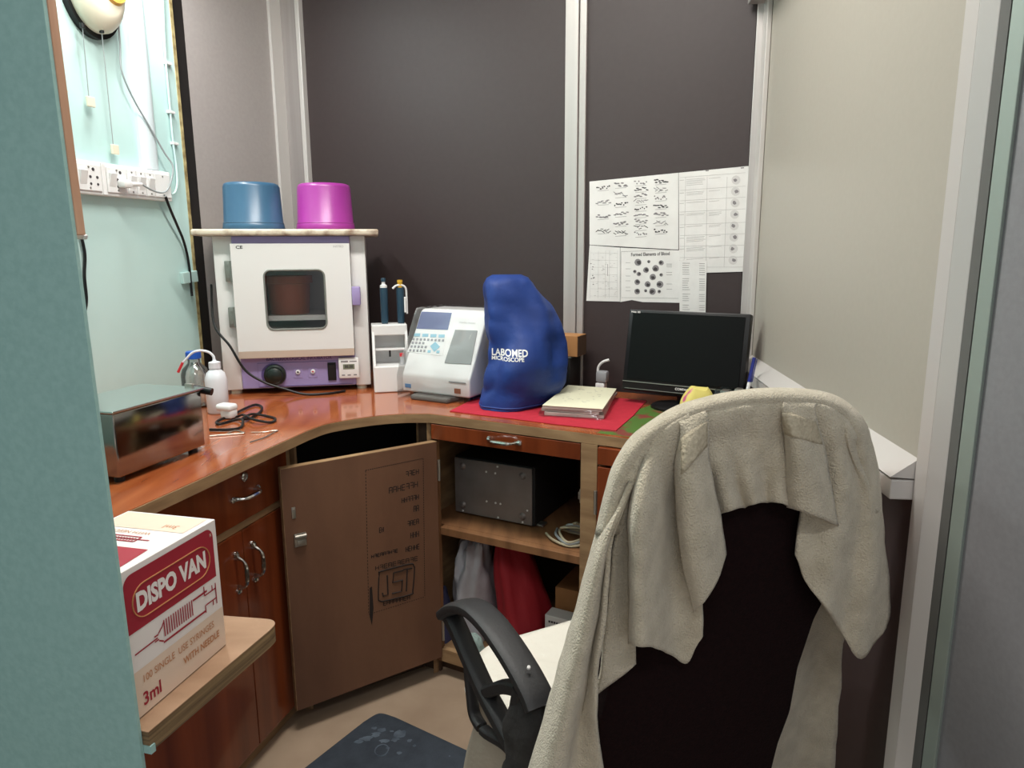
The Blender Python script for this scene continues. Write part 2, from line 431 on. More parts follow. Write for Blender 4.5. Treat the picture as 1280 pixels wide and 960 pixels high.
# laminate inset a hair
def inset(P, dst):
    out = []; n = len(P)
    ar = sum(P[i].x*P[(i+1) % n].y-P[(i+1) % n].x*P[i].y for i in range(n)); sg = 1 if ar > 0 else -1
    for i in range(n):
        a = hd(P[i]-P[i-1]); b = hd(P[(i+1) % n]-P[i]); na = V((-a.y, a.x, 0))*sg; nb = V((-b.y, b.x, 0))*sg
        m_ = (na+nb); k = m_.dot(na)
        out.append(P[i]+m_*(dst/max(k, .3)))
    return out
lam = [V((p.x, p.y, C0-.0015)) for p in inset(poly, .002)]
MB().prism(lam, (0, 0, .0015)).build('laminate_top', 'counter_laminate', ct)
# ------------------------------------------------------------------ cabinets
def handle(name, o, along, out, L, parent, m='chrome', group=None):
    """bow pull with scroll feet: o centre on the surface"""
    mx = fr(o, along, out); b = MB(mx); h = L/2
    b.tube([(-h*1.25, 0, .004), (-h, 0, .007), (-h*.82, 0, .020), (-h*.5, 0, .026), (0, 0, .027), (h*.5, 0, .026), (h*.82, 0, .020), (h, 0, .007), (h*1.25, 0, .004)],
           lambda t: .0035+.0022*abs(math.cos(t*math.pi*2)), 8, 4)
    for sg in (-1, 1):
        b.lathe([(0, 0), (.0075, 0), (.007, .004), (.003, .006), (0, .0062)], 12, (sg*h*1.2, 0, 0))
        b.cyl((sg*h*.92, 0, 0), (sg*h*.92, 0, .014), .0045, .004, 8)
    return b.build(name, m, parent, True)
ZB = .05
def slab(mbx, fn, s0, s1, n0, n1, z0, z1, bev=0):
    return mbx.prism([fn(s0, n0, z0), fn(s1, n0, z0), fn(s1, n1, z0), fn(s0, n1, z0)], (0, 0, z1-z0), bev)
# left unit : one drawer over two doors
TOPZ = C0-.027
FN = .056
def pxL(x, y): return atp(x, y, onL(0, FN), NL)
zr = (pxL(279, 667).z+pxL(353, 632).z)/2; hz = pxL(306, 617); lz = pxL(305, 596); h1 = pxL(296, 716); h2 = pxL(318, 716)
sl_ = lambda p: (p-A0).dot(DL)
cab = thing('base_cabinet', 'reddish wood cabinet with a locked drawer above two closed doors, left of the open door', 'cabinet', onL(.2, .3, 0))
b = MB(); slab(b, onL, -.15, .565, .085, .60, 0, ZB)
slab(b, onL, -.15, -.132, FN+.014, .60, ZB, TOPZ); slab(b, onL, .548, .566, FN+.004, .60, ZB, TOPZ)
slab(b, onL, -.13, .546, .58, .60, ZB, TOPZ); slab(b, onL, -.13, .546, FN+.02, .60, ZB, ZB+.018)
b.build('carcass', 'raw_wood', cab)
b = MB(); slab(b, onL, -.15, .547, FN+.006, FN+.018, zr-.010, zr+.010); b.build('rail', 'raw_wood', cab)
dwr = slab(MB(), onL, -.148, .546, FN, FN+.018, zr+.010, TOPZ-.001, .0015).build('drawer', 'red_laminate', cab)
handle('handle', onL(sl_(hz), FN, hz.z), DL, -NL, .075, dwr)
lk = MB(fr(onL(sl_(lz), FN, lz.z), DL, -NL)).lathe([(0, 0), (.011, 0), (.011, .003), (.008, .005), (.0075, .003), (0, .003)], 20).build('lock', 'chrome', dwr, True)
for s0, s1, hs in ((-.148, (sl_(h1)+sl_(h2))/2-.001, sl_(h1)), ((sl_(h1)+sl_(h2))/2+.001, .546, sl_(h2))):
    dd = slab(MB(), onL, s0, s1, FN, FN+.018, ZB+.004, zr-.011, .0015).build('door', 'red_laminate', cab)
    handle('handle', onL(hs, FN, h1.z), Z3, -NL, .075, dd)
# corner unit: open front
cab = thing('base_cabinet', 'open-fronted dark corner cupboard under the curved worktop edge', 'cabinet', (onL(.6, .25)+onR(-.1, .3))/2)
LC = onL(.572, .05); RC = onR(-.006, .012)
b = MB(); cdv = hd(RC-LC); cn = V((-cdv.y, cdv.x, 0))
if cn.y < 0: cn = -cn
b.prism([LC, LC+cdv*.006, LC+cdv*.006+NL*.5, LC+NL*.5], (0, 0, TOPZ)); b.build('side_panel', 'raw_wood', cab); b = MB()
b.prism([RC-cdv*.012, RC, RC+NR*.008, RC-cdv*.012+NR*.008], (0, 0, TOPZ))
b.build('side_panel', 'raw_wood', cab)
pb = [LC+cdv*.012+NL*.03, onR(-.06, .014), onR(-.08, .03), onR(-.095, .42), LC+cdv*.035+NL*.43]
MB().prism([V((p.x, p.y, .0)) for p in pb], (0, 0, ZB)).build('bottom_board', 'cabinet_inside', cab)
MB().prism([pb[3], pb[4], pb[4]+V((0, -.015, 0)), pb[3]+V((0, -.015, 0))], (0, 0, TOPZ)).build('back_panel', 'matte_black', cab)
# right unit : drawer above, open door, one shelf
cab = thing('base_cabinet', 'cabinet standing open with a slim drawer above its stuffed shelves', 'cabinet', onR(.24, .28, 0))
UW = .452
b = MB(); slab(b, onR, -.072, -.056, .034, .52, 0, TOPZ); slab(b, onR, UW, UW+.02, .006, .52, ZB, TOPZ-.001)
b.build('side_panel', 'raw_wood', cab)
slab(MB(), onR, UW+.0, UW+.043, -.001, .0055, ZB, TOPZ).build('stile', 'raw_wood', cab)
slab(MB(), onR, -.0, .016, .001, .02, ZB, .72).build('stile', 'shelf_wood', cab)
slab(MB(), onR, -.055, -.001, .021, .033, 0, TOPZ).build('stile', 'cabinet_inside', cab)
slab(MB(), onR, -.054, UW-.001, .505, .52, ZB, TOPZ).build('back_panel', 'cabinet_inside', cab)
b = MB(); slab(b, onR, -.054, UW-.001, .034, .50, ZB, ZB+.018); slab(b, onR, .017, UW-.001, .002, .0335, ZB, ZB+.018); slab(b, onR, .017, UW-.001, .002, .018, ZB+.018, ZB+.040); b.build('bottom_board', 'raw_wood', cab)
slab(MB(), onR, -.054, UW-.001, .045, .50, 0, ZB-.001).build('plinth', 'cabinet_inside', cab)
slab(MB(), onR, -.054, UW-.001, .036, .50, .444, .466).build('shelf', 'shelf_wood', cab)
slab(MB(), onR, .017, UW-.001, .012, .0355, .444, .466, .001).build('shelf_lip', 'shelf_wood', cab)
dwr = slab(MB(), onR, .003, UW-.002, .0, .018, .728, TOPZ-.002, .0015).build('drawer', 'red_laminate', cab)
handle('handle', onR(.235, .0, .752), DR, -NR, .075, dwr)
b = MB(fr(onR(UW-.001, .03, .626), NR)); b.box((0, .006, 0), (.02, .010, .036), .002); b.box((0, .013, 0), (.012, .006, .02), .001)
b.build('door_catch', 'dull_metal', cab, True)
# opened door
H0 = onR(.022, -.002, 0); HF = atz(372, 888, .068); DD = hd(HF-H0); DW = (V((HF.x, HF.y, 0))-H0).length
DN = V((-DD.y, DD.x, 0))
if DN.dot(-H0) < 0: DN = -DN                       # DN towards the camera
door = MB().prism([H0+V((0, 0, .066)), H0+DD*DW+V((0, 0, .066)), H0+DD*DW-DN*.02+V((0, 0, .066)), H0-DN*.02+V((0, 0, .066))], (0, 0, .656), .001).build('door', 'ply_dark', cab)
ze = .066
b = MB()
b.prism([H0+DD*DW, H0+DD*(DW+.0012), H0+DD*(DW+.0012)-DN*.02, H0+DD*DW-DN*.02], (0, 0, .656)); b.bm.transform(Matrix.Translation((0, 0, ze)))
b.prism([H0+V((0, 0, .7221)), H0+DD*DW+V((0, 0, .7221)), H0+DD*DW-DN*.02+V((0, 0, .7221)), H0-DN*.02+V((0, 0, .7221))], (0, 0, .0012))
b.build('edge_band', 'raw_wood', door)
slab(MB(), lambda s, n, z: V((*(H0+DD*s-DN*n).xy, z)), .002, DW-.002, .0202, .0212, .068, .72).build('laminate_face', 'red_laminate', door)
def pxD(x, y, n=.0005): return atp(x, y, H0+DN*n, DN)
def fx(o, d): return fr(o, -DD, DN)
cc = pxD(375, 674)
b = MB(fr(cc, -DD, DN)); b.box((0, 0, .003), (.030, .034, .006), .001); b.cyl((-.014, .010, .008), (.014, .010, .008), .005, n=10); b.box((.002, -.006, .007), (.022, .012, .004), .001)
b.build('cupboard_latch', 'dull_metal', door, True)
b = MB(fr(pxD(367, 641), -DD, DN)); b.box((0, 0, .001), (.010, .030, .002), .0008); b.cyl((0, .008, .002), (0, .008, .004), .003, n=10); b.build('keep_plate', 'dull_metal', door, True)
for zz in (.15, .64):
    b = MB(); b.cyl(H0+V((0, 0, zz-.03))+DN*.002-DD*.004, H0+V((0, 0, zz+.03))+DN*.002-DD*.004, .004, n=8); b.build('hinge', 'dull_metal', door, True)
# stamped print on the inside of the door
b = MB()
def dline(x0, y0, x1, y1, wd=1.2, dash=0):
    p, q = pxD(x0, y0), pxD(x1, y1); d = (q-p); L = d.length; d.normalize(); n = DN.cross(d)*(wd*.0011)
    k = max(1, int(L/(dash*.0023))) if dash else 1
    for i in range(k):
        a_ = p+d*(L*i/k); c_ = p+d*(L*(i+(.6 if dash else 1))/k)
        b.quad(a_-n, c_-n, c_+n, a_+n)
dline(457, 588, 529, 573, 1, 2.6); dline(457, 588, 461, 768, .8, 4); dline(529, 573, 531, 746, .8, 3); dline(461, 768, 531, 746, .8, 3)
random.seed(3)
def stamp(x0, y0, x1, hgt, n):
    for i in range(n):
        xa = x0+(x1-x0)*(i+.1)/n; xb = x0+(x1-x0)*(i+.8)/n; sl = -.24
        y = y0+sl*(xa-x0)
        k = random.choice((0, 1, 2, 3)); mid = (xa+xb)/2
        if k != 1: dline(xa, y, xa, y-hgt, 1.0)
        if k != 2: dline(xb, y-.2*(xb-xa), xb, y-hgt-.2*(xb-xa), 1.0)
        if k != 3: dline(xa, y-hgt, xb, y-hgt-.2*(xb-xa), 1.0)
        dline(xa, y-hgt/2, xb, y-hgt/2-.2*(xb-xa), .9)
        if k == 2: dline(xa, y, xb, y-.2*(xb-xa), 1.0)
stamp(507, 596, 524, 6, 4); stamp(486, 617, 523, 7, 7); stamp(502, 629, 524, 6, 6); stamp(517, 640, 524, 7, 2)
stamp(509, 658, 524, 6, 4); stamp(474, 666, 480, 6, 2); stamp(513, 673, 524, 7, 3); stamp(464, 698, 498, 4, 9); stamp(507, 690, 525, 6, 5)
stamp(469, 713, 523, 5, 10); stamp(479, 757, 513, 5, 8)
# framed mark: rounded frame with J S T strokes
fp = [pxD(x, y) for x, y in ((474, 718), (477, 714), (512, 705), (517, 707), (518, 712), (516, 738), (513, 743), (482, 751), (475, 751), (473, 746))]
b.tube(fp, .0022, 4, 5, True)
for L_ in ([(484, 719), (485, 743), (479, 745), (478, 741)], [(504, 713), (492, 716), (491, 728), (503, 725), (502, 739), (490, 742)], [(504, 712), (515, 710)], [(509, 712), (508, 739)]):
    b.tube([pxD(*q) for q in L_], .0024, 4, 0)
b.build('stamp_print', 'ink', door)
b = MB(); b.poly([pxD(*q) for q in ((462, 735), (465, 733), (467, 760), (465, 782), (462, 770))]); b.build('stain', 'ink', door)
# far right unit
cab = thing('base_cabinet', 'closed reddish cabinet behind the swivel chair with drawer and door', 'cabinet', onR(.72, .28, 0))
s0, s1 = UW+.045, s_hit-.03
b = MB(); slab(b, onR, s0, s0+.018, .006, .50, 0, TOPZ); b.prism([onR(s0+.02, .03, ZB), onR(s1-.018, .03, ZB), onG(.22, .05, ZB), onR(s0+.02, .42, ZB)], (0, 0, TOPZ-ZB)); b.build('carcass', 'raw_wood', cab)
dwr = slab(MB(), onR, s0+.003, s1-.002, -.012, .005, .728, TOPZ-.002, .0015).build('drawer', 'red_laminate', cab)
handle('handle', onR(.72, -.012, .752), DR, -NR, .075, dwr)
dd = slab(MB(), onR, s0+.003, s1-.002, -.012, .005, ZB+.004, .722, .0015).build('door', 'red_laminate', cab)
MB().cyl(onR(s0+.0, -.013, .60), onR(s0+.0, -.013, .66), .0045, n=8).build('hinge', 'dull_metal', dd, True)

# ------------------------------------------------------------------ plywood shelf on the partition and the syringe carton
k1 = atz(352, 775, SZ); e_s = E0
sd = DL
q0 = onP(-.0035, .0062); q1 = V((q0.x, q0.y, 0))+DL*((k1-q0).dot(DL)); Ls = (q1-q0).length
q1 = V((k1.x, k1.y, 0)); dn = hd(q1-V((q0.x, q0.y, 0)))
fe = hd(atz(275, 764, SZ)-atz(330, 768, SZ))
cor = [q1-dn*.035, q1-dn*.014+fe*.004, q1-dn*.002+fe*.018, q1+fe*.04]
pl = [V((q0.x, q0.y, 0))]+[V((p.x, p.y, 0)) for p in crv(cor, 4)]+[V((p.x, p.y, 0)) for p in (q1+fe*.28, onP(.30, .0062))]
sh = thing('wall_shelf', 'rough plywood shelf with rounded corner, carrying the syringe carton', 'shelf', (pl[0]+pl[-2])/2+V((0, 0, SZ-.032)))
MB().prism([p+V((0, 0, SZ-.032)) for p in pl], (0, 0, .0305)).build('ply_core', 'ply_edge', sh)
MB().prism([p+V((0, 0, SZ-.0015)) for p in inset(pl, -.0005)], (0, 0, .0015)).build('top_veneer', 'ply', sh)
b = MB(); b.prism([V((q0.x, q0.y, SZ-.034))+PD*x+DL*y for x, y in ((.002, -.001), (-.012, -.001), (-.011, .004), (.0025, .007))], (0, 0, .012)); b.build('paint_smear', 'teal_board', sh)

bb = atz(283, 806, SZ); bd_ = hd(bb-atz(168, 905, SZ)); bn = V((-bd_.y, bd_.x, 0))   # bn to the left
BL_, BWd, BH = .207, .165, .221
bx = thing('syringe_carton', 'white and maroon cardboard carton of single-use syringes on the plywood shelf', 'carton', V((bb.x, bb.y, SZ))-bd_*BL_/2+bn*BWd/2)
c0 = V((bb.x, bb.y, SZ+.001))
MB().prism([c0, c0-bd_*BL_, c0-bd_*BL_+bn*BWd, c0+bn*BWd], (0, 0, BH-.001), .0012).build('carton_body', 'carton_white', bx)
ff = fr(c0-bd_*BL_-bn*.0006, bd_, -bn)     # face frame: x along, y up
ff = fr(c0-bd_*BL_-bn*.0006, bd_, -bn)
# in this frame x=along, y = -bn x bd
yv = (ff.to_3x3() @ V((0, 1, 0)))
sgn = 1 if yv.z > 0 else -1
def Fq(x, y, off=0.0): return V((x, y*sgn, off))
def rr(x0, x1, y0, y1, r, n=6, corners=(1, 1, 1, 1)):
    P = []
    for (cx, cy, a0, on) in ((x1-r, y1-r, 0, corners[0]), (x0+r, y1-r, 90, corners[1]), (x0+r, y0+r, 180, corners[2]), (x1-r, y0+r, 270, corners[3])):
        if on: P += [(cx+r*math.cos(math.radians(a0+90*i/n)), cy+r*math.sin(math.radians(a0+90*i/n))) for i in range(n+1)]
        else: P.append((cx+r*(1 if a0 in (0, 270) else -1), cy+r*(1 if a0 in (0, 90) else -1)))
    return P
W_, Hh = BL_, BH
b = MB(ff); b.poly([Fq(x, y) for x, y in rr(.012, W_-.010, Hh*.575, Hh*.955, .016, corners=(1, 1, 0, 0))]); b.build('maroon_band', 'carton_red', bx, fixn=False)
b = MB(ff); b.poly([Fq(x, y, -.0002) for x, y in ((.001, 0.001), (W_-.001, .001), (W_-.001, Hh*.315), (.001, Hh*.315))]); b.build('cream_band', 'carton_cream', bx, fixn=False)
b = MB(ff); b.tube([Fq(x, y, .0004) for x, y in rr(.024, W_-.022, Hh*.635, Hh*.86, Hh*.11, 6)], .0011, 4, 0, True); b.build('gold_outline', 'carton_gold', bx)
mx = ff @ Matrix.Translation((0, 0, .0005))
text('DISPO VAN', .037, mx @ Matrix.Translation(Fq(W_*.5, Hh*.745)), 'lettering', 'carton_white', bx, .0017, .77)
text('100 SINGLE  USE SYRINGES', .0155, mx @ Matrix.Translation(Fq(W_*.5, Hh*.235)), 'lettering', 'carton_gold', bx, 0, .84)
text('WITH NEEDLE', .0155, mx @ Matrix.Translation(Fq(W_*.72, Hh*.135)), 'lettering', 'carton_gold', bx, .0003, .84)
text('3ml', .027, mx @ Matrix.Translation(Fq(W_*.20, Hh*.10)), 'lettering', 'carton_red', bx, .0006, .9)
text('R', .008, mx @ Matrix.Translation(Fq(W_*.925, Hh*.90)), 'lettering', 'carton_cream', bx)
b = MB(ff)    # syringe drawing
def bar(x0, y0, x1, y1, wd=.0011):
    p = V((x0*W_, y0*Hh, 0)); q = V((x1*W_, y1*Hh, 0)); d = (q-p).normalized(); n = V((-d.y, d.x, 0))*wd
    b.poly([Fq(v.x, v.y, .0003) for v in (p-n, q-n, q+n, p+n)])
bar(.09, .43, .30, .435); bar(.27, .455, .31, .455); bar(.27, .42, .31, .42); bar(.31, .46, .35, .49); bar(.31, .41, .35, .385)
bar(.35, .375, .80, .375, .0016); bar(.35, .49, .37, .515)
for i in range(13): bar(.37+i*.024, .41, .37+i*.024, .525)
bar(.67, .515, .83, .515, .0016); bar(.80, .36, .80, .415); bar(.80, .49, .80, .56); bar(.80, .415, .93, .415); bar(.80, .49, .93, .49); bar(.93, .37, .93, .53); bar(.89, .375, .89, .41); bar(.89, .495, .89, .53)
b.build('syringe_drawing', 'carton_red', bx, fixn=False)
tf = fr(c0+bn*0+V((0, 0, BH-.001+.0006)), -bn, Z3)    # top frame: x towards right face, y = Z x -bn
tm = lambda x, y: c0+bn*x-bd_*y+V((0, 0, BH-.0004))
b = MB(); b.poly([tm(.018, BL_*.60), tm(.012, BL_*.98), tm(.16, BL_*.98), tm(.16, BL_*.60)]); b.build('maroon_band', 'carton_red', bx, fixn=False)
b = MB(); b.poly([tm(.01, .005), tm(.01, BL_*.30), tm(.16, BL_*.30), tm(.16, .005)]); b.build('cream_band', 'carton_cream', bx, fixn=False)
b = MB(); 
for x0, y0, x1, y1 in ((.04, .47, .13, .47), (.06, .43, .13, .43), (.06, .51, .13, .51), (.06, .43, .06, .51)):
    p, q = tm(x0, y0*BL_), tm(x1, y1*BL_); d = (q-p).normalized(); n = V((-d.y, d.x, 0))*.0014
    up = V((0, 0, .0002)); b.poly([p-n+up, q-n+up, q+n+up, p+n+up])
for i in range(8):
    p = tm(.066+i*.005, .45*BL_)+V((0, 0, .0002)); q = tm(.066+i*.005, .50*BL_)+V((0, 0, .0002)); n = bn*.0009; b.poly([p-n, q-n, q+n, p+n])
b.build('syringe_drawing', 'carton_red', bx, fixn=False)
text('3ml', .018, fr(tm(.045, .045), bn, Z3) @ Matrix.Translation((0, 0, .0004)), 'lettering', 'carton_gold', bx)
text('WITH NEEDLE', .012, fr(tm(.095, .075), bn, Z3) @ Matrix.Translation((0, 0, .0004)), 'lettering', 'carton_gold', bx)

# ------------------------------------------------------------------ incubator
def ring_panel(b, x0, x1, z0, z1, hole, y0, y1):
    """panel in xz with a hole polygon, between y0 (front) and y1"""
    n = len(hole); cx = sum(p[0] for p in hole)/n; cz = sum(p[1] for p in hole)/n; out = []
    for hx, hz in hole:
        dx, dz = hx-cx, hz-cz; k = 1e9
        if dx > 1e-9: k = min(k, (x1-cx)/dx)
        if dx < -1e-9: k = min(k, (x0-cx)/dx)
        if dz > 1e-9: k = min(k, (z1-cz)/dz)
        if dz < -1e-9: k = min(k, (z0-cz)/dz)
        out.append([cx+dx*k, cz+dz*k])
    for c in ((x0, z0), (x1, z0), (x1, z1), (x0, z1)):
        i = min(range(n), key=lambda i: (out[i][0]-c[0])**2+(out[i][1]-c[1])**2); out[i] = list(c)
    b.grid([[V((o[0], y1, o[1])), V((o[0], y0, o[1])), V((h[0], y0, h[1])), V((h[0], y1, h[1]))] for o, h in zip(out, hole)], cu=True, cv=True)
    return b
ip0 = atz(284, 493.5, C0); ip1 = atz(463, 486, C0); iex = hd(ip1-ip0); IW, ID, IH = .452, .35, .490
IO = ip0-iex*.006
inc = thing('incubator', 'white bench-top incubator with purple panels and a windowed door', 'incubator', IO+iex*IW/2+V((-iex.y, iex.x, 0))*ID/2)
IX = fr(IO, iex)
b = MB(IX)
b.box((.0275, ID/2, .252), (.055, ID, .476), .003); b.box((IW-.0235, ID/2, .252), (.047, ID, .476), .003)
b.box((IW/2, ID/2, .479), (IW-.104, ID-.002, .022)); b.box((IW/2, ID/2+.005, .066), (IW-.104, ID-.012, .104)); b.box((IW/2, ID-.01, .29), (IW-.104, .02, .36))
b.build('body', 'white_enamel', inc, True)
for x in (.03, IW-.03):
    for y in (.03, ID-.03): MB(IX).cyl((x, y, 0), (x, y, .0145), .016, n=12).build('foot', 'cream_plastic', inc, True)
pp = MB(IX).box((.2305, -.001, .069), (.349, .012, .102), .0015).build('control_panel', 'purple', inc)
MB(IX).box((.2305, -.001, .478), (.349, .012, .022), .0015).build('top_strip', 'purple', inc)
b = MB(IX); b.tube([(.105, -.008, .022), (.395, -.008, .022), (.395, -.008, .098), (.105, -.008, .098)], .0009, 4, 0, True)
b.build('panel_outline', 'purple_dark', pp)
b = MB(IX)
hole = rr(.147, .325, .205, .387, .02, 6)
ring_panel(b, .056, .405, .140, .467, hole, -.034, -.008)
d_ = b.build('door', 'white_enamel', inc)
MB(IX).box((.2305, -.021, .1285), (.349, .026, .0225), .001).build('beige_strip', 'beige_strip', d_)
b = MB(IX); b.tube([V((x, -.034, z)) for x, z in rr(.147, .325, .205, .387, .02, 6)], .003, 6, 0, True); b.build('window_gasket', 'hinge_grey', d_, True)
MB(IX).box((.236, -.02, .296), (.180, .003, .184)).build('window_pane', 'pane', d_)
text('CE', .013, IX @ Matrix.Translation((.082, -.0345, .456)) @ Matrix.Rotation(math.pi/2, 4, 'X'), 'lettering', 'print_dark', d_, .0003, 1.3)
text('INSTRO', .009, IX @ Matrix.Translation((.372, -.0345, .457)) @ Matrix.Rotation(math.pi/2, 4, 'X'), 'lettering', 'print_light', d_)
text('BACTERIOLOGICAL INCUBATOR', .0135, IX @ Matrix.Translation((.232, -.0075, .109)) @ Matrix.Rotation(math.pi/2, 4, 'X'), 'lettering', 'purple_dark', pp, .0004)
for z in (.385, .245):
    b = MB(IX); b.box((.045, -.010, z), (.024, .022, .062), .002); b.cyl((.053, -.022, z-.031), (.053, -.022, z+.031), .005, n=8)
    for k in (-.018, .018): b.cyl((.042, -.0215, z+k), (.042, -.023, z+k), .003, n=8)
    b.build('hinge', 'hinge_grey', inc, True)
b = MB(IX); b.box((.419, -.026, .305), (.026, .040, .058), .004); b.build('latch', 'purple', inc, True)
b = MB(IX); b.box((.236, ID/2, .236), (.345, ID-.06, .006)); b.box((.236, .02, .236), (.345, .006, .016)); b.build('rack_shelf', 'aluminium_pale', inc)
b = MB(IX); b.box((.236, ID/2, .195), (.345, ID-.06, .006)); b.box((.236, .02, .197), (.345, .006, .012)); b.build('rack_shelf', 'aluminium_pale', inc)
rx = Matrix.Rotation(math.pi/2, 4, 'X')
b = MB(IX @ Matrix.Translation((.150, -.007, .060)) @ rx); b.lathe([(0, 0), (.036, 0), (.036, .0015), (0, .0015)], 32); b.build('dial_plate', 'purple_dark', pp, True)
b = MB(IX @ Matrix.Translation((.156, -.007, .060)) @ rx); b.lathe([(0, .0015), (.034, .0015), (.033, .012), (.027, .015), (.024, .027), (.018, .031), (0, .032)], 32); b.build('knob', 'knob_green', pp, True)
for x, mm in ((.226, 'white_plastic'), (.272, 'red_tip')):
    b = MB(IX @ Matrix.Translation((x, -.0072, .062))); b.box((0, 0, 0), (.028, .002, .032), .0006); pl_ = b.build('lamp_plate', 'purple', pp)
    b = MB(IX @ Matrix.Translation((x, -.008, .066)) @ rx); b.lathe([(0, .004), (.003, .004), (.0035, .006), (.0065, .005), (.0075, 0), (0, 0)], 14); b.build('indicator', 'white_plastic', pp, True)
    b = MB(IX @ Matrix.Translation((x, -.012, .066)) @ rx); b.lathe([(0, 0), (.003, 0), (.002, .002), (0, .003)], 10); b.build('indicator_lens', mm if mm != 'white_plastic' else 'print_dark', pp, True)
b = MB(IX @ Matrix.Translation((.331, -.009, .064))); b.box((0, 0, 0), (.026, .006, .058), .0015); rs = b.build('rocker_switch', 'black_plastic', pp)
b = MB(IX @ Matrix.Translation((.331, -.013, .064))); b.prism([(-.010, 0, -.022), (-.010, -.006, .022), (-.010, .002, .022)], (.020, 0, 0)); b.build('rocker', 'matte_black', rs)
# digital thermometer stuck on the incubator
tm_ = thing('digital_thermometer', 'small white digital thermometer stuck to the purple incubator panel', 'thermometer', (IX @ V((.385, -.02, .038))))
b = MB(IX); b.box((.385, -.0172, .075), (.064, .016, .066), .004); b.build('case', 'white_plastic', tm_, True)
MB(IX).box((.385, -.0255, .080), (.036, .0012, .016), .0004).build('display', 'lcd', tm_)
text('88.88', .013, IX @ Matrix.Translation((.385, -.0263, .080)) @ rx, 'lettering', 'print_dark', tm_, .0003, .9)
b = MB(IX); b.box((.372, -.0254, .097), (.022, .0008, .005)); b.box((.399, -.0254, .097), (.022, .0008, .003))
for x in (.367, .385, .404): b.box((x, -.0254, .053), (.010, .001, .004), .0003)
b.build('print', 'print_mid', tm_)
# rust coloured pot inside
b = MB(IX @ Matrix.Translation((.195, .16, .2392))); b.lathe([(0, 0), (.062, 0), (.070, .10), (.078, .102), (.078, .125), (.066, .125), (.062, .01), (0, .01)], 32)
tag(pivot(b.build('clay_pot', 'rust_red', None, True)), 'rust-red pot standing inside the incubator behind its window', 'pot')
# patterned board on the incubator
b = MB(IX); b.box((.223, .128, .5002), (.545, .345, .019), .006, seg=3)
bo = tag(pivot(b.build('marbled_board', 'marble', None, True)), 'brown and cream marbled board lying across the top of the incubator', 'board')
def tub(x, y, m, label, r0, r1, h, rz):
    t_ = thing('plastic_tub', label, 'tub', IX @ V((x, y, .5102)), 0, None)
    b = MB(IX @ Matrix.Translation((x, y, .5102)))
    b.lathe([(r0-.004, .004), (r0, 0), (r0+.002, .003), (r0-.001, .020), (r0-.003, .022), (r1+.004, h-.012), (r1, h-.003), (r1-.007, h), (0, h-.001)], 48)
    b.lathe([(r0-.004, .004), (r1, h-.012), (0, h-.008)], 48)
    b.build('tub_body', m, t_, True, angle=50)
    b = MB(IX @ Matrix.Translation((x, y, .5102))); b.tube([((r0-.0022)*math.cos(a), (r0-.0022)*math.sin(a), .0225) for a in [i*math.pi/16 for i in range(32)]], .0016, 6, 0, True)
    b.build('rim_bead', m, t_, True)
tub(.104, .13, 'blue_tub', 'blue plastic tub turned upside down on the marbled board', .094, .082, .146, 0)
tub(.328, .13, 'magenta_tub', 'magenta plastic tub turned upside down on the marbled board', .092, .080, .146, 0)
# black power cord over the incubator front
pc = [IX @ V(p) for p in ((-.035, .10, .34), (-.012, -.012, .225), (.035, -.045, .16), (.075, -.052, .085), (.13, -.056, .045), (.19, -.062, .022), (.25, -.075, .006), (.32, -.07, .0045), (.37, -.04, .0045))]
MB().tube(pc, .0038, 8, 8).build('power_cord', 'black_plastic', inc, True)

# ------------------------------------------------------------------ pipette stand and pipettes
po = atz(466, 494.5, C0)+V((-.001, .036, 0)); pex = hd((.97, .22)); PX = fr(po, pex); pw = .112
ps = thing('pipette_stand', 'white stepped pipette stand beside the incubator', 'stand', po+pex*pw/2+V((-pex.y, pex.x, 0))*.06)
b = MB(PX); b.prism([(0, 0, .001), (pw, 0, .001), (pw, .12, .001), (0, .12, .001)], (0, 0, .083), .003); b.build('base_drawer', 'white_plastic', ps)
b = MB(PX)
for x in (0.0, pw-.008): b.prism([(x, .004, .084), (x, .115, .084), (x, .115, .205), (x, .045, .205)], (.008, 0, 0), .001)
b.prism([(.008, .105, .084), (pw-.008, .105, .084), (pw-.008, .112, .084), (.008, .112, .084)], (0, 0, .12)); b.build('side_frame', 'white_plastic', ps)
b = MB(PX); b.prism([(0, .040, .178), (pw, .040, .178), (pw, .115, .178), (0, .115, .178)], (0, 0, .034), .003); b.build('top_block', 'white_plastic', ps)
b = MB(PX); b.box((pw/2, .07, .132), (pw-.018, .062, .005), .001); b.build('tip_shelf', 'white_plastic', ps)
MB(PX).cyl((.055, .05, .108), (.055, .05, .1295), .003, n=8).build('peg', 'matte_black', ps, True)
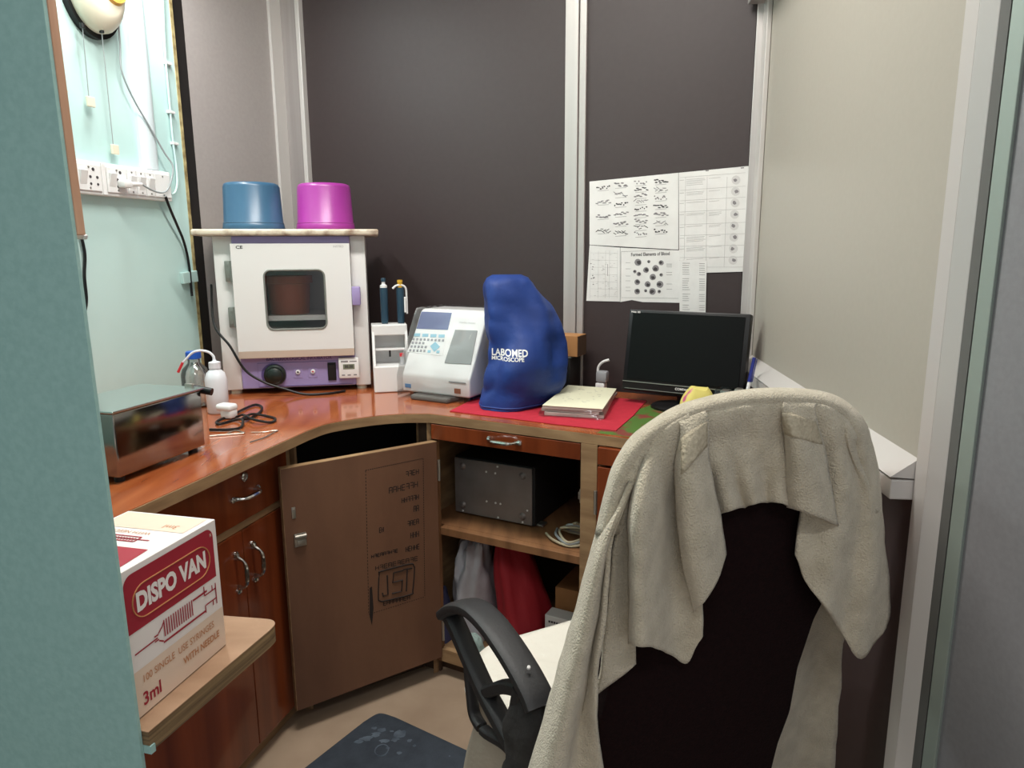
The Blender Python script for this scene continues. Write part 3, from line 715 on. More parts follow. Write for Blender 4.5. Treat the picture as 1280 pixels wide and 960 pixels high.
def pipette(x, kind, label):
    T = PX @ Matrix.Translation((x, .078, .2125))
    t_ = thing('pipette', label, 'pipette', PX @ V((x, .078, .2125)))
    MB(T).lathe([(0, 0), (.010, 0), (.0115, .01), (.0125, .105), (.0115, .115), (0, .115)], 20).build('barrel', 'pipette_blue', t_, True)
    if kind == 0:
        MB(T).lathe([(0, .115), (.0115, .115), (.0115, .122), (.006, .126), (.0055, .134), (0, .134)], 16).build('collar', 'white_plastic', t_, True)
        MB(T).lathe([(0, .134), (.007, .134), (.008, .142), (.006, .146), (0, .146)], 16).build('plunger', 'pipette_blue', t_, True)
    else:
        MB(T).tube([(.020, 0, .03), (.020, 0, .085), (.018, -.002, .112), (.006, -.004, .122), (-.012, -.006, .121), (-.024, -.008, .112)], .0035, 8, 6).build('finger_hook', 'white_plastic', t_, True)
        MB(T).lathe([(0, .115), (.008, .115), (.008, .13), (.009, .131), (.009, .139), (0, .139)], 16).build('plunger', 'yellow_cap', t_, True)
        MB(T).box((.014, -.009, .06), (.006, .004, .05), .001).build('volume_window', 'white_plastic', t_)
pipette(.044, 0, 'dark blue pipette with a blue plunger standing on the white stand')
pipette(.096, 1, 'dark blue pipette with yellow plunger and white finger hook')
tt = thing('sample_tube', 'small clear tube with a red cap on the pipette stand ledge', 'tube', PX @ V((.092, .03, .0845)))
MB(PX @ Matrix.Translation((.092, .03, .0845))).lathe([(0, 0), (.006, .001), (.006, .026), (0, .026)], 12).build('vial', 'hdpe', tt, True)
MB(PX @ Matrix.Translation((.092, .03, .1106))).lathe([(0, 0), (.008, 0), (.008, .010), (0, .011)], 12).build('cap', 'red_tip', tt, True)

# ------------------------------------------------------------------ analyser under a clear dust cover
ao = atz(499, 496, C0); aex = hd(atz(590, 507, C0)-ao); aey = V((-aex.y, aex.x, 0)); ao = ao+aey*.018; AX = fr(ao, aex); AWd = .248; AD = .235
an = thing('chemistry_analyser', 'white desktop analyser with sloping keypad front, screen and grey flap', 'analyser', ao+aex*AWd/2+aey*AD/2)
prof = [(0, .016), (0, .070), (.105, .255), (.118, .262), (AD, .262), (AD, .016)]
b = MB(AX); b.prism([(0, y, z) for y, z in prof], (AWd, 0, 0), .005); b.build('housing', 'white_plastic', an)
for x in (.03, AWd-.03):
    for y in (.04, AD-.04): MB(AX).cyl((x, y, 0.0), (x, y, .017), .014, n=12).build('foot', 'black_plastic', an, True)
sl0 = AX @ V((0, 0, .070)); slv = (AX.to_3x3() @ V((0, .105, .185))).normalized(); sln = aex.cross(slv).normalized()
if sln.y > 0: sln = -sln
def pxA(x, y, n=.0006): return atp(x, y, sl0+sln*n, sln)
def slabA(name, quad, m, th=.002, bev=.0006, n=.0):
    return MB().prism([pxA(x, y, n) for x, y in quad], sln*th, bev).build(name, m, an)
slabA('screen', ((527, 389.5), (565, 391), (560, 412.5), (520.5, 411)), 'lcd_blue', .0012)
slabA('keypad', ((520, 414), (558, 417), (553.5, 445), (509, 440)), 'white_plastic', .0012)
b = MB()
def key(x, y, w_, h_, sk=-1.5):
    b.prism([pxA(x-w_+sk*-.3, y-h_), pxA(x+w_+sk*-.3, y-h_), pxA(x+w_, y+h_), pxA(x-w_, y+h_)], sln*.0022)
for i in range(4): key(521.5+i*10.2, 418.8+i*.5, 3.6, 1.8)
key(543.5, 433.5, .1, .1)
b.prism([pxA(544.5, 427.5), pxA(550, 433.5), pxA(543, 440), pxA(538, 433)], sln*.0022); key(536.5, 439.5, 1.8, 1.5); key(547.5, 440, 1.8, 1.5)
b.build('function_keys', 'key_blue', an)
b = MB()
for i in range(9): key(517+i*4.6, 424+i*.22, 1.2, 1.3)
for r_, (x0, y0, n_) in enumerate(((516, 428.5, 4), (514.5, 433.2, 5), (513, 438, 5))):
    for i in range(n_): key(x0+i*4.4, y0+i*.2, 1.2, 1.3)
b.build('number_keys', 'key_grey', an)
slabA('flap', ((569.5, 412.5), (597, 413.5), (589, 455.5), (556, 454)), 'flap_grey', .003)
text('Chemistry Analyzer', .0075, fr(pxA(584, 403.5, .001), aex, sln), 'lettering', 'print_light', an)
fpn = -aey
b = MB(AX); b.box((.022, -.0008, .034), (.022, .0016, .012), .0004); b.build('sticker', 'sticker_blue', an)
b = MB(AX); b.box((.205, -.0008, .034), (.022, .0016, .015), .0004); b.build('sticker', 'sticker_brown', an)
b = MB(AX); b.box((.205, -.001, .060), (.06, .002, .004), .0004); b.build('slot', 'flap_grey', an)
b = MB(AX); b.prism([(.055, -.035, .0), (.19, -.035, .0), (.20, .02, .0), (.05, .02, 0)], (0, 0, .0155), .005); b.build('foam_pad', 'foam_grey')
tag(pivot(bpy.data.objects['foam_pad']), 'dark grey foam strip under the front edge of the white analyser', 'foam pad')
# dust cover
NU, NVn = 44, 30
def cover_pt(i, j):
    """i around, j from bottom to top"""
    t_ = j/(NVn-1); z = .004+t_*.262
    e = .0075
    yf = -.012 if z < .070 else -.012+(z-.070)/.185*.105
    x0, x1, y0, y1 = -e, AWd+e, yf-.004, AD+e
    per = [(x0, y0), (x1, y0), (x1, y1), (x0, y1)]
    k = i/NU*4; s_ = int(k) % 4; f_ = k-int(k); a_, b_ = per[s_], per[(s_+1) % 4]
    x = a_[0]+(b_[0]-a_[0])*f_; y = a_[1]+(b_[1]-a_[1])*f_
    nz = noise.noise(V((x*22, y*22, z*9)))*.010*(1.25-t_) + noise.noise(V((x*60+5, y*60, z*40)))*.003
    nx = V((0, -1, 0)) if s_ == 0 else V((1, 0, 0)) if s_ == 1 else V((0, 1, 0)) if s_ == 2 else V((-1, 0, 0))
    return V((x, y, z))+nx*(max(nz, -.003)+.003)
b = MB(AX); G = [[cover_pt(i, j) for j in range(NVn)] for i in range(NU)]
b.grid(G, cu=True)
b.poly([G[i][NVn-1] for i in range(NU)])
cv = b.build('dust_cover', 'film', None, True); tag(pivot(cv), 'clear creased plastic dust cover draped over the white analyser', 'dust cover')

# ------------------------------------------------------------------ red sheet, microscope cover, notepads
RZ = C0+.0004
rp = [(562, 514.5), (598, 519), (640, 524), (690, 530.5), (735, 535.5), (770, 539), (792, 520), (812, 499), (811, 494), (795, 487), (772, 482), (752, 481), (700, 484), (650, 486), (612, 489), (585, 503)]
pts = []
for x, y in rp:
    p = atz(x, y, RZ); k_ = (p-BW).dot(BN)
    pts.append(p-BN*max(0, k_+.132))
rs_ = tag(pivot(MB().prism(pts, (0, 0, .0025), .0006).build('felt_sheet', 'red_felt')), 'bright red felt sheet spread on the worktop under the blue cover', 'sheet')
RT = RZ+.003
mc = thing('microscope_cover', 'tall blue fabric microscope dust cover with white lettering', 'cover', atz(652, 502, C0))
fc = atz(640, 512, C0); YC = fc.y+.076
lev = [(510, 603, 688, .092, 1.0), (500, 603, 695, .092, 1), (480, 605, 706, .094, 1), (455, 606, 709, .100, 1), (430, 607.5, 707, .094, 1), (405, 607, 700, .086, 1), (385, 606, 690, .076, 1),
       (368, 605, 677, .066, 1), (355, 606, 668, .055, 1), (347, 610, 661, .044, 1), (343.5, 616, 652, .030, 1)]
def at_y(x, y, Y): return atp(x, y, V((0, Y, 0)), V((0, 1, 0)))
rows = []
zb = RT+.0005
for k, (py, xl, xr, ry, _) in enumerate(lev):
    a_ = at_y(xl, py, YC); c_ = at_y(xr, py, YC); z = a_.z
    rows.append((z, (a_.x+c_.x)/2, (c_.x-a_.x)/2, ry))
rows.sort()
zz = [r_[0] for r_ in rows]
rows[0] = (zb,)+rows[0][1:]
zz[0] = zb
NZ, NA = 46, 72
G = []
for j in range(NZ):
    z = zb+(zz[-1]-zb)*j/(NZ-1)
    cx = np.interp(z, zz, [r_[1] for r_ in rows]); hx = np.interp(z, zz, [r_[2] for r_ in rows]); hy = np.interp(z, zz, [r_[3] for r_ in rows])
    ring = []
    for i in range(NA):
        a = 2*math.pi*i/NA; c_, s_ = math.cos(a), math.sin(a); ex = .62
        x = math.copysign(abs(c_)**ex, c_)*hx; y = math.copysign(abs(s_)**ex, s_)*hy
        # quarter-turn of the square section: skew a little so that the near corner is left of centre
        t_ = (z-zb)/(zz[-1]-zb)
        fold = .014*math.sin(a*5+2.2*math.sin(z*9)+1.0)*(.35+.65*math.sin(math.pi*min(1, t_*1.15)))
        nz = .034*noise.noise(V((cx+x*9, y*9, z*7)))+.018*(abs(noise.noise(V((x*16+3, y*16, z*13))))-.2)+.003*noise.noise(V((x*34, y*34, z*30)))
        k = 1+(fold+nz)/max(hx, .03)*.75*(1 if t_ < .97 else .3)
        ring.append(V((cx+x*min(k, 1.06), YC+y*k+max(0, x)*.75*(1-.6*t_)-.02*(1-t_)*(1 if y < 0 else 0), z)))
    G.append(ring)
b = MB(); b.grid(G, cv=True); b.poly(G[-1])
bo_ = b.build('fabric_body', 'cover_blue', mc, True, angle=80)
tmp = bmesh.new(); tmp.from_mesh(bo_.data); tmp.transform(WM[mc.name]); bvh = BVHTree.FromBMesh(tmp)
def wrap_text(s, size, px, py, name, m, bold, sx, bvh, parent, lift=.0012, mats=None):
    o_ = at_y(px, py, YC-.2)
    # scale: metres per pixel at the cover front
    bm_ = text(s, size, Matrix.Identity(4), None, None, None, bold, sx, 'LEFT')
    bmesh.ops.subdivide_edges(bm_.bm, edges=bm_.bm.edges[:], cuts=1)
    anch = ray(px, py); r_ = bvh.ray_cast(CP, anch.normalized()); p0 = r_[0] if r_[0] else o_
    ex_ = V((1, .08, 0)).normalized()
    for v in bm_.bm.verts:
        q = p0+ex_*v.co.x+Z3*v.co.y; q.y = p0.y-.3
        h = bvh.ray_cast(q, V((0, 1, 0)))
        v.co = (h[0]+h[1]*lift) if h[0] else V((q.x, p0.y, q.z))
    return bm_.build(name, m, parent, fixn=False)
wrap_text('LABOMED', .0265, 614.5, 440, 'lettering', 'white_plastic', .0006, .83, bvh, mc)
wrap_text('MICROSCOPE', .0150, 614.5, 447.2, 'lettering', 'white_plastic', .0003, .98, bvh, mc)
tmp.free()
b = MB(); b.tube([V((p.x, p.y, p.z)) for p in G[1]], .0025, 6, 0, True); b.build('hem', 'cover_blue', mc, True)
# stack of paper pads in a plastic sleeve
no = [atz(x, y, RT) for x, y in ((676, 519), (752, 524.5), (772, 497), (711, 492))]
def padquad(P, k, z, dz, tw):
    c_ = sum(P, V())/4; out = []
    for p in P:
        d = (p-c_); d = Matrix.Rotation(tw, 3, 'Z') @ d*k; out.append(V((c_.x+d.x, c_.y+d.y, z)))
    return out
zc = RT+.0006
for i, (k, dz, tw, mm, lb) in enumerate(((.97, .009, .05, 'pad_edge', 'lowest paper pad of the plastic-wrapped stack on the red sheet'), (.95, .008, -.03, 'pad_edge', 'middle paper pad of the plastic-wrapped stack on the red sheet'), (.98, .008, .02, 'pad_edge', 'top cream paper pad with scribbles on the red sheet'))):
    t_ = thing('paper_pad', lb, 'notepad', padquad(no, k, zc, dz, tw)[0], 0, 'paper pads on the red sheet')
    MB().prism(padquad(no, k, zc, dz, tw), (0, 0, dz), .0004).build('pages', mm, t_)
    if i == 2:
        top = padquad(no, k+.01, zc+dz, dz, tw)
        MB().prism(top, (0, 0, .0006)).build('cover_sheet', 'pad_cream', t_)
        b = MB(); random.seed(5)
        for _ in range(26):
            u_, v_ = random.uniform(.2, .8), random.uniform(.2, .85)
            p = (top[0].lerp(top[1], u_)).lerp(top[3].lerp(top[2], u_), v_)+V((0, 0, .0009))
            b.box(p, (random.uniform(.003, .012), .0007, .0003), 0, random.uniform(-.5, .3))
        b.build('scribble', 'print_mid', t_)
    zc += dz+.0008
ob = padquad(no, 1.065, RT+.0002, 0, .02); G = []
for j in range(5):
    ring = []
    for i in range(40):
        s_ = int(i/10); f_ = (i % 10)/10; p = ob[s_].lerp(ob[(s_+1) % 4], f_); c_ = sum(ob, V())/4
        d = (p-c_); k = 1+.02*math.sin(i*2.4+j)+.015*math.sin(i*1.1)-.012*j
        ring.append(V((c_.x+d.x*k, c_.y+d.y*k, RT+.0004+j*.0055)))
    G.append(ring)
tag(pivot(MB().grid(G, cv=True).build('plastic_sleeve', 'film', None, True)), 'crumpled clear plastic sleeve around the stack of paper pads', 'plastic sleeve')
# green printed sheet on the counter, right of the red one
gp = [atz(x, y, C0+.0001) for x, y in ((745, 541.5), (800, 552), (900, 545), (905, 512), (822, 503), (790, 515))]
gp = [onR((p-B0).dot(DR), max((p-B0).dot(NR), .012), C0+.0001) for p in gp]
gs = tag(pivot(MB().prism(gp, (0, 0, .0003)).build('printed_sheet', 'green_print')), 'green and red printed sheet partly under the red felt', 'sheet')

# ------------------------------------------------------------------ monitor
mr = ray(782, 430); Y0 = 2.005; mpl = V((mr.x/mr.y*Y0, Y0, 0)); mex = hd((.848, -.53)); mey = V((-mex.y, mex.x, 0))
tl = math.radians(11); mup = (Z3*math.cos(tl)+mey*math.sin(tl)); mn = (mey*math.cos(tl)-Z3*math.sin(tl))
pBL = atp(776.5, 487, mpl+V((0, 0, .95)), mn)
def pxM(x, y, n=0): return atp(x, y, pBL-mn*n, mn)
MWd = (pxM(943, 397)-pxM(790.5, 386.5)).length; MH = (pxM(790.5, 386.5)-pBL).length
MX = fr(pBL, mex, mup)      # x along, y into screen(back), z up
mo = thing('computer_monitor', 'black flat-screen monitor standing in the corner by the printed charts', 'monitor', V((*(pBL+mex*MWd/2).xy, C0)))
b = MB(MX); b.box((MWd/2, .018, MH/2), (MWd, .032, MH), .004); b.box((MWd/2, .04, MH*.5), (MWd*.6, .03, MH*.6), .01); b.build('casing', 'black_plastic', mo, True)
b = MB(MX); b.box((MWd/2, .0012, MH*.555), (MWd-.026, .003, MH*.82), .0005); b.build('screen', 'screen_black', mo)
b = MB(MX); b.box((MWd/2, .0005, MH*.115), (MWd-.004, .004, .0022)); b.box((MWd/2-.02, .0005, MH*.03), (MWd-.06, .004, .0015)); b.build('bezel_line', 'dull_metal', mo)
text('COMPAQ', .009, MX @ Matrix.Translation((MWd*.52, -.0006, MH*.075)) @ rx, 'lettering', 'label_white', mo, .0002)
text('Wide 185', .007, MX @ Matrix.Translation((.022, -.0014, MH-.008)) @ rx, 'lettering', 'label_white', mo, .0002)
ctr = pBL+mex*MWd/2+mn*.03
b = MB(); b.tube([ctr+Z3*.10+mn*.012, ctr+Z3*.02+mn*.02, V((ctr.x, ctr.y, C0+.012))+mn*.02], .02, 12, 4); b.build('stand_neck', 'black_plastic', mo, True)
b = MB(fr(V((ctr.x, ctr.y, C0+.0008)), mex)); b.lathe([(0, 0), (1, 0), (1, .006), (.9, .011), (.3, .014), (0, .014)], 32)
for v in b.bm.verts: v.co.x *= .085; v.co.y *= .065; v.co.y -= .01
b.build('stand_base', 'black_plastic', mo, True)
# things around the monitor
bk = atz(709, 481, C0); q = onB(.23, -.16)
KX = fr(onB(.165, -.125, C0), BD)
t_ = thing('power_supply_box', 'black box with a grey lid edge beneath the small brown carton', 'box', KX @ V((.05, .05, 0)))
MB(KX).box((.045, .05, .056), (.11, .09, .110), .004).build('case', 'matte_black', t_, True)
MB(KX).box((.045, .05, .1135), (.112, .092, .005), .001).build('lid', 'dark_gasket', t_)
t_ = thing('small_carton', 'small brown cardboard carton on the black box beside the blue cover', 'carton', KX @ V((.05, .05, .1165)))
MB(KX).box((.047, .045, .1490), (.15, .075, .0650), .0015).build('carton_body', 'cardboard', t_)
MB(KX).box((.1228, .045, .1490), (.0012, .072, .061)).build('end_flap', 'cabinet_inside', t_)
pgp = onB(.348, -.085, C0)
t_ = thing('wall_plug', 'grey and white plug adapter with a white cord beside the monitor', 'plug', V((pgp.x, pgp.y, C0)))
PG = fr(V((pgp.x, pgp.y, C0)), DR)
b = MB(PG); b.box((.0, .02, .0165), (.03, .03, .032), .004); b.build('base', 'white_plastic', t_, True)
b = MB(PG); b.box((.004, .02, .052), (.036, .03, .036), .006); b.build('adapter', 'key_grey', t_, True)
b = MB(PG); b.tube([(-.012, .02, .06), (-.010, .02, .082), (.004, .02, .098), (.024, .022, .106)], .0042, 8, 6); b.build('cord', 'white_plastic', t_, True)
# patterned pouch
rq = ray(873, 490); pq = V((rq.x/rq.y*1.80, 1.80, C0)); G = []
for j in range(9):
    ring = []
    for i in range(28):
        a = 2*math.pi*i/28; t = j/8; k = (1-.5*t**3); c_, s_ = math.cos(a), math.sin(a)
        ring.append(V((pq.x+math.copysign(abs(c_)**.6, c_)*.048*k, pq.y+math.copysign(abs(s_)**.6, s_)*.035*k, C0+.0012+t*.080+.004*math.sin(a*3+t*2)*t)))
    G.append(ring)
b = MB(); b.grid(G, cv=True); b.poly(G[0]); b.poly(G[-1]); tag(pivot(b.build('fabric_pouch', 'pouch', None, True)), 'yellow pouch with pink and green pattern in front of the monitor', 'pouch')
# clear plastic box with bits, behind the chair
rq = ray(916, 490); cq = V((rq.x/rq.y*1.745, 1.745, C0)); CX = fr(V((cq.x, cq.y, C0+.001)), mex)
t_ = thing('instrument_box', 'clear plastic organiser box in front of the monitor corner', 'box', CX @ V((0, 0, 0)))
b = MB(CX)
for c_, d_2 in (((0, -.028, .0435), (.078, .002, .087)), ((0, .028, .0435), (.078, .002, .087)), ((-.038, 0, .0435), (.002, .054, .087)), ((.038, 0, .0435), (.002, .054, .087)), ((0, 0, .001), (.074, .053, .002))): b.box(c_, d_2)
b.build('box_walls', 'inner_glass', t_)
b = MB(CX); b.box((-.018, 0, .044), (.022, .03, .082), .003); b.box((.014, .005, .047), (.018, .025, .088), .003); b.build('box_contents', 'dull_metal', t_, True)
ptp = atp(943, 447, V((0, 1.745, 0)), V((0, 1, 0))); pn = CX @ V((.027, -.008, .008))
t_ = thing('ballpoint_pen', 'pen with white barrel and dark blue cap standing in the clear plastic box', 'pen', pn)
mid = pn.lerp(ptp, .62); b = MB(); b.cyl(pn, mid, .0045, n=10); b.build('barrel', 'white_plastic', t_, True)
b = MB(); b.cyl(mid, ptp, .0052, .0045, 10); b.tube([mid+V((.006, -.002, 0)), ptp+V((.006, -.002, -.004))], .0012, 6, 2); b.build('cap', 'pen_blue', t_, True)
# ------------------------------------------------------------------ printed sheets on the back wall
def sheet(quad, label, n=-.0015):
    t_ = thing('printed_chart', label, 'chart', pxB(*quad[-1], n), 0, 'charts taped to the dark wall')
    MB().prism([pxB(x, y, n) for x, y in quad], -BN*.0008).build('paper_sheet', 'paper', t_)
    return t_
class Print:
    def __init__(s, n): s.b = MB(); s.n = n
    def p(s, x, y): return pxB(x, y, s.n)
    def line(s, x0, y0, x1, y1, w_=.5):
        a, c = s.p(x0, y0), s.p(x1, y1); d = (c-a).normalized(); q = BN.cross(d)*(w_*.00125); s.b.quad(a-q, c-q, c+q, a+q)
    def blob(s, x, y, rx_, ry_, n=10, jag=.15):
        s.b.poly([s.p(x+rx_*math.cos(2*math.pi*i/n)*(1+random.uniform(-jag, jag)), y+ry_*math.sin(2*math.pi*i/n)*(1+random.uniform(-jag, jag))) for i in range(n)])
    def done(s, m, par): s.b.build('print', m, par, fixn=False)
random.seed(11)
c1 = sheet(((737, 227), (848, 216), (848, 312), (737, 306)), 'paper chart of bacteria shapes in four columns, left of the white-cell table')
pd, pm = Print(-.0026), Print(-.0027)
colsx = (754, 776, 801, 826)
for ci, cx in enumerate(colsx):
    nrow = (4, 6, 9, 7)[ci]
    for r_ in range(nrow):
        cy = 231-ci*2+(r_+.2)*(72/nrow)
        pm.line(cx-7, cy+4.1, cx+7, cy+3.0, .35)
        kind = (r_*3+ci*2) % 4; n_ = 9 if nrow < 8 else 7
        tgt = pd if (r_+ci) % 3 == 0 else pm
        for k in range(n_):
            x = cx-8.5+17*(k+.5)/n_+random.uniform(-.8, .8); y = cy+random.uniform(-2.6, 1.6)
            if kind == 0: tgt.blob(x, y, random.uniform(.8, 1.5), random.uniform(.7, 1.2), 7)
            elif kind == 1: a = random.uniform(-1.6, 1.6); tgt.line(x-1.8, y-a, x+1.8, y+a, .8)
            elif kind == 2: tgt.blob(x, y, 1.9, .9, 8)
            else: tgt.line(x-1.6, y, x+1.6, y-random.uniform(-.8, .8), 1.2)
pd.done('print_dark', c1); pm.done('print_mid', c1)
c2 = sheet(((737, 306.5), (775, 309.5), (775, 377), (733, 376)), 'pale paper sheet of faint tables below the bacteria chart', -.0012)
pm = Print(-.0024); pl2 = Print(-.0025)
for x in (738, 748, 757, 762, 772): pl2.line(x, 313, x-.6, 373, .25)
for r_ in range(7): pl2.line(738, 316+r_*9, 772, 316.6+r_*9, .2)
for _ in range(60):
    x = random.uniform(739, 770); y = random.uniform(315, 372); pl2.line(x, y, x+random.uniform(1, 3), y, .3)
for _ in range(9): pm.blob(random.uniform(738, 743), random.uniform(327, 357), .9, .7, 7)
pm.line(759.5, 330, 759.4, 345, .5); pl2.done('print_light', c2); pm.done('print_mid', c2)
c3 = sheet(((775.5, 309.5), (850, 313), (850, 378.5), (803, 377.5), (790, 375), (775.5, 377.5)), 'paper chart headed formed elements of blood with round cell pictures', -.0006)
pd, pm = Print(-.0017), Print(-.0018)
cells = [(797.5, 328, 4.4), (811, 327, 2), (826.5, 328.5, 3.2), (807.5, 337.5, 3.6), (819.5, 335.5, 4.2), (793.5, 339.5, 2.2), (798.5, 342.5, 2.8), (816, 346.3, 4), (826.5, 343.5, 2.2), (796.5, 352.7, 3.6), (809.5, 355.3, 3.8), (825, 355.5, 4.4), (796.5, 364.3, 3.6), (807, 363.3, 2), (815.5, 364.3, 4.2), (824, 364.5, 2.2)]
for i, (x, y, r_) in enumerate(cells):
    pm.blob(x, y, r_, r_, 14, .05)
pn_ = Print(-.0021)
for i, (x, y, r_) in enumerate(cells):
    pn_.blob(x+r_*.2*math.cos(i*2), y+r_*.2*math.sin(i*2), r_*.62, r_*.55, 10, .25)
for i, y in enumerate((328.5, 336, 345, 351, 359, 363.5)): pm.line(782, y, 788, y, .35)
for i, y in enumerate((330, 331.5, 333.5, 340.5, 343.5, 355, 361.5)): pm.line(833, y, 840, y, .35)
for a in ((776.5, 314.5, 841, 312.3), (776.5, 314.5, 776, 374), (777, 372, 848, 373)): pm.line(*a, .3)
pm.done('print_mid', c3); pn_.done('print_dark', c3)
pa, pb_ = pxB(786, 318.6, -.0017), pxB(840, 316.9, -.0017)
text('Formed Elements of Blood', .0142, fr(pa.lerp(pb_, .5), pb_-pa, -BN), 'lettering', 'print_dark', c3, .0003, .78)
c4 = sheet(((848.5, 216), (936, 207.5), (931, 339.5), (849, 342)), 'tall paper table of white blood cells with a picture column, right of the bacteria chart', -.0020)
pd, pm, pl2, pz = Print(-.0031), Print(-.0033), Print(-.0032), Print(-.00315)
rowsy = [222, 238, 251, 265, 281, 294.5, 308, 322, 334]
for i, y in enumerate(rowsy):
    pl2.line(850, y, 932, y-6.2+i*.75, .3)
for x, x2 in ((857, 855), (884, 882.5), (909, 905)): pl2.line(x, 221, x2, 334, .3)
for i in range(8):
    y = rowsy[i]+2.5; n_ = (5, 3, 1, 2, 1, 4, 3, 1)[i]
    for k in range(n_): pl2.line(858, y+k*1.8, 882-random.uniform(0, 4), y-1.6+k*1.8, .35)
    for k in range((1, 1, 1, 3, 2, 1, 1, 1)[i]): pl2.line(886, y-1.5+k*1.8, 902-random.uniform(0, 3), y-2.8+k*1.8, .35)
    pl2.line(849.5, y+1, 855, y+.6, .5)
    cx, cy = 920-i*.55, 225+i*14.3
    pz.blob(cx, cy, 5.5, 5.6, 16, .02)
    pm.blob(cx-1+2*(i % 2), cy, 2.4, 2.2, 9, .3)
for x, y in ((884, 213.5), (928, 210)): 
    pm.line(x-2, y, x+2, y-.4, 1.2)
pl2.done('print_light', c4); pm.done('print_mid', c4); pz.done('print_pale', c4)
c5 = sheet(((850, 325), (883.5, 326), (882, 392), (849.5, 389)), 'narrow printed list hanging below the white-cell table', -.0036)
pl2 = Print(-.0049)
for k in range(22):
    y = 329+k*2.75
    if k in (6, 13, 18): continue
    pl2.line(853, y, 853+random.uniform(6, 10), y+.1, .4); pl2.line(874, y+.6, 881, y+.7, .45)
pl2.done('print_mid', c5)

# ------------------------------------------------------------------ left wall: switchboard, conduit, fan, cords
sA = pxW(216, 252, .03); sB = pxW(95, 240.5, .03); sT = pxW(216, 216, .03)
SL = (sA-sB).length+.055; SH = sT.z-sA.z; SB0 = sA-hd(sA-sB)*SL
SX = fr(V((SB0.x, SB0.y, sA.z))+NL*.03, DL)      # x along wall to the far end, -y into the room
sw = thing('switchboard', 'long white electric switchboard with switches and sockets on the teal wall', 'switchboard', SX @ V((SL/2, 0, 0)))
MB(SX).box((SL/2, -.015, SH/2), (SL, .029, SH), .003).build('back_box', 'white_plastic', sw)
yf = -.030
def module(x0, x1, kind):
    w_ = (x1-x0); xc = (x0+x1)/2
    p_ = MB(SX).box((xc, yf-.002, SH/2), (w_, .004, SH*.78), .001).build('face_plate', 'white_plastic', sw)
    if 'w' in kind:
        xs = x0+w_*(.5 if kind == 'w' else .24); ww = min(.022, w_*.7)
        b = MB(SX); b.prism([(xs-ww/2, yf-.004, SH*.28), (xs-ww/2, yf-.004, SH*.72), (xs-ww/2, yf-.014, SH*.70)], (ww, 0, 0), .001); b.build('switch', 'white_plastic', p_)
    if 's' in kind:
        xs = x0+w_*(.68 if kind == 'ws' else .5); b = MB(SX)
        for dx, dz, r_ in ((0, .022, .0045), (-.011, .002, .004), (.011, .002, .004), (-.011, -.016, .0035), (.011, -.016, .0035)):
            b.cyl((xs+dx, yf-.0035, SH/2+dz), (xs+dx, yf-.0047, SH/2+dz), r_, n=10)
        b.build('socket_hole', 'print_dark', p_)
    b = MB(SX)
    for dz in (-.31, .31): b.cyl((xc, yf-.004, SH*(.5+dz)), (xc, yf-.0052, SH*(.5+dz)), .0025, n=8)
    b.build('screw', 'dull_metal', p_, True)
u1 = SL/.42
for x0, x1, kd in ((.004, .058, 'w'), (.062, .145, 'ws'), (.165, .235, 'ws'), (.240, .272, 'w'), (.276, .308, 'w'), (.312, .344, 'w'), (.348, .412, 'b')):
    module(x0*u1, x1*u1, kd)
MB(SX).box((.155*u1, yf-.001, SH/2), (.012, .003, SH*.96), .001).build('divider', 'white_plastic', sw)
b = MB(SX); b.box((.212*u1, yf-.018, SH*.40), (.03, .028, .022), .006); b.cyl((.225*u1, yf-.026, SH*.40), (.262*u1, yf-.03, SH*.43), .007, .0045, 10)
lead = thing('plug_lead', 'white plug in the switchboard with a thin grey cord looping up the wall', 'plug', SX @ V((.212*u1, yf-.018, SH*.3)))
b.build('plug_body', 'white_plastic', lead, True)
pg0 = SX @ V((.262*u1, yf-.03, SH*.43))
gc = [pg0]+[pxW(x, y, n) for x, y, n in ((193, 239, .05), (206, 240, .045), (213, 229, .045), (216, 208, .04), (205, 190, .03), (186, 157, .025), (166, 122, .025), (152, 88, .025), (150, 55, .02), (147.5, 20, .02), (147, -30, .02))]
MB().tube(gc, .0026, 8, 8).build('cord', 'cord_grey', lead, True)
wc = [pxW(x, y, n) for x, y, n in ((202, -30, .008), (206, 60, .008), (212, 130, .008), (216, 175, .008), (220, 205, .008), (221.5, 228, .012), (219, 240, .018), (214, 243, .022))]
cb = thing('white_cable', 'white cable clipped along the far edge of the teal wall', 'cable', wc[-1])
MB().tube(wc, .0032, 8, 8).build('cable_run', 'teal_wall', cb, True)
for x, y in ((209.5, 80), (213.5, 141), (218, 180)):
    MB(fr(pxW(x, y, .0), DL)).box((-.006, -.006, 0), (.024, .012, .008), .001).build('cable_clip', 'white_plastic', cb)
bc = [pxW(x, y, n) for x, y, n in ((207, 246, .034), (213, 262, .03), (222, 283, .022), (230, 303, .016), (236, 330, .012), (240, 370, .012))]
tag(pivot(MB().tube(bc, .0042, 8, 8).build('black_cable', 'black_plastic', None, True)), 'black cable slanting down from the switchboard end to the corner', 'cable')
bc = [pxW(x, y, n) for x, y, n in ((93, 218, .045), (94, 240, .036), (97, 268, .02), (101, 292, .012), (106, 318, .010), (105.5, 345, .010), (108, 375, .010), (105, 395, .01), (103, 420, .01), (104, 470, .01))]
tag(pivot(MB().tube(bc, .0042, 8, 8).build('black_cable', 'black_plastic', None, True)), 'wavy black cable hanging straight down the teal wall beside the partition', 'cable')
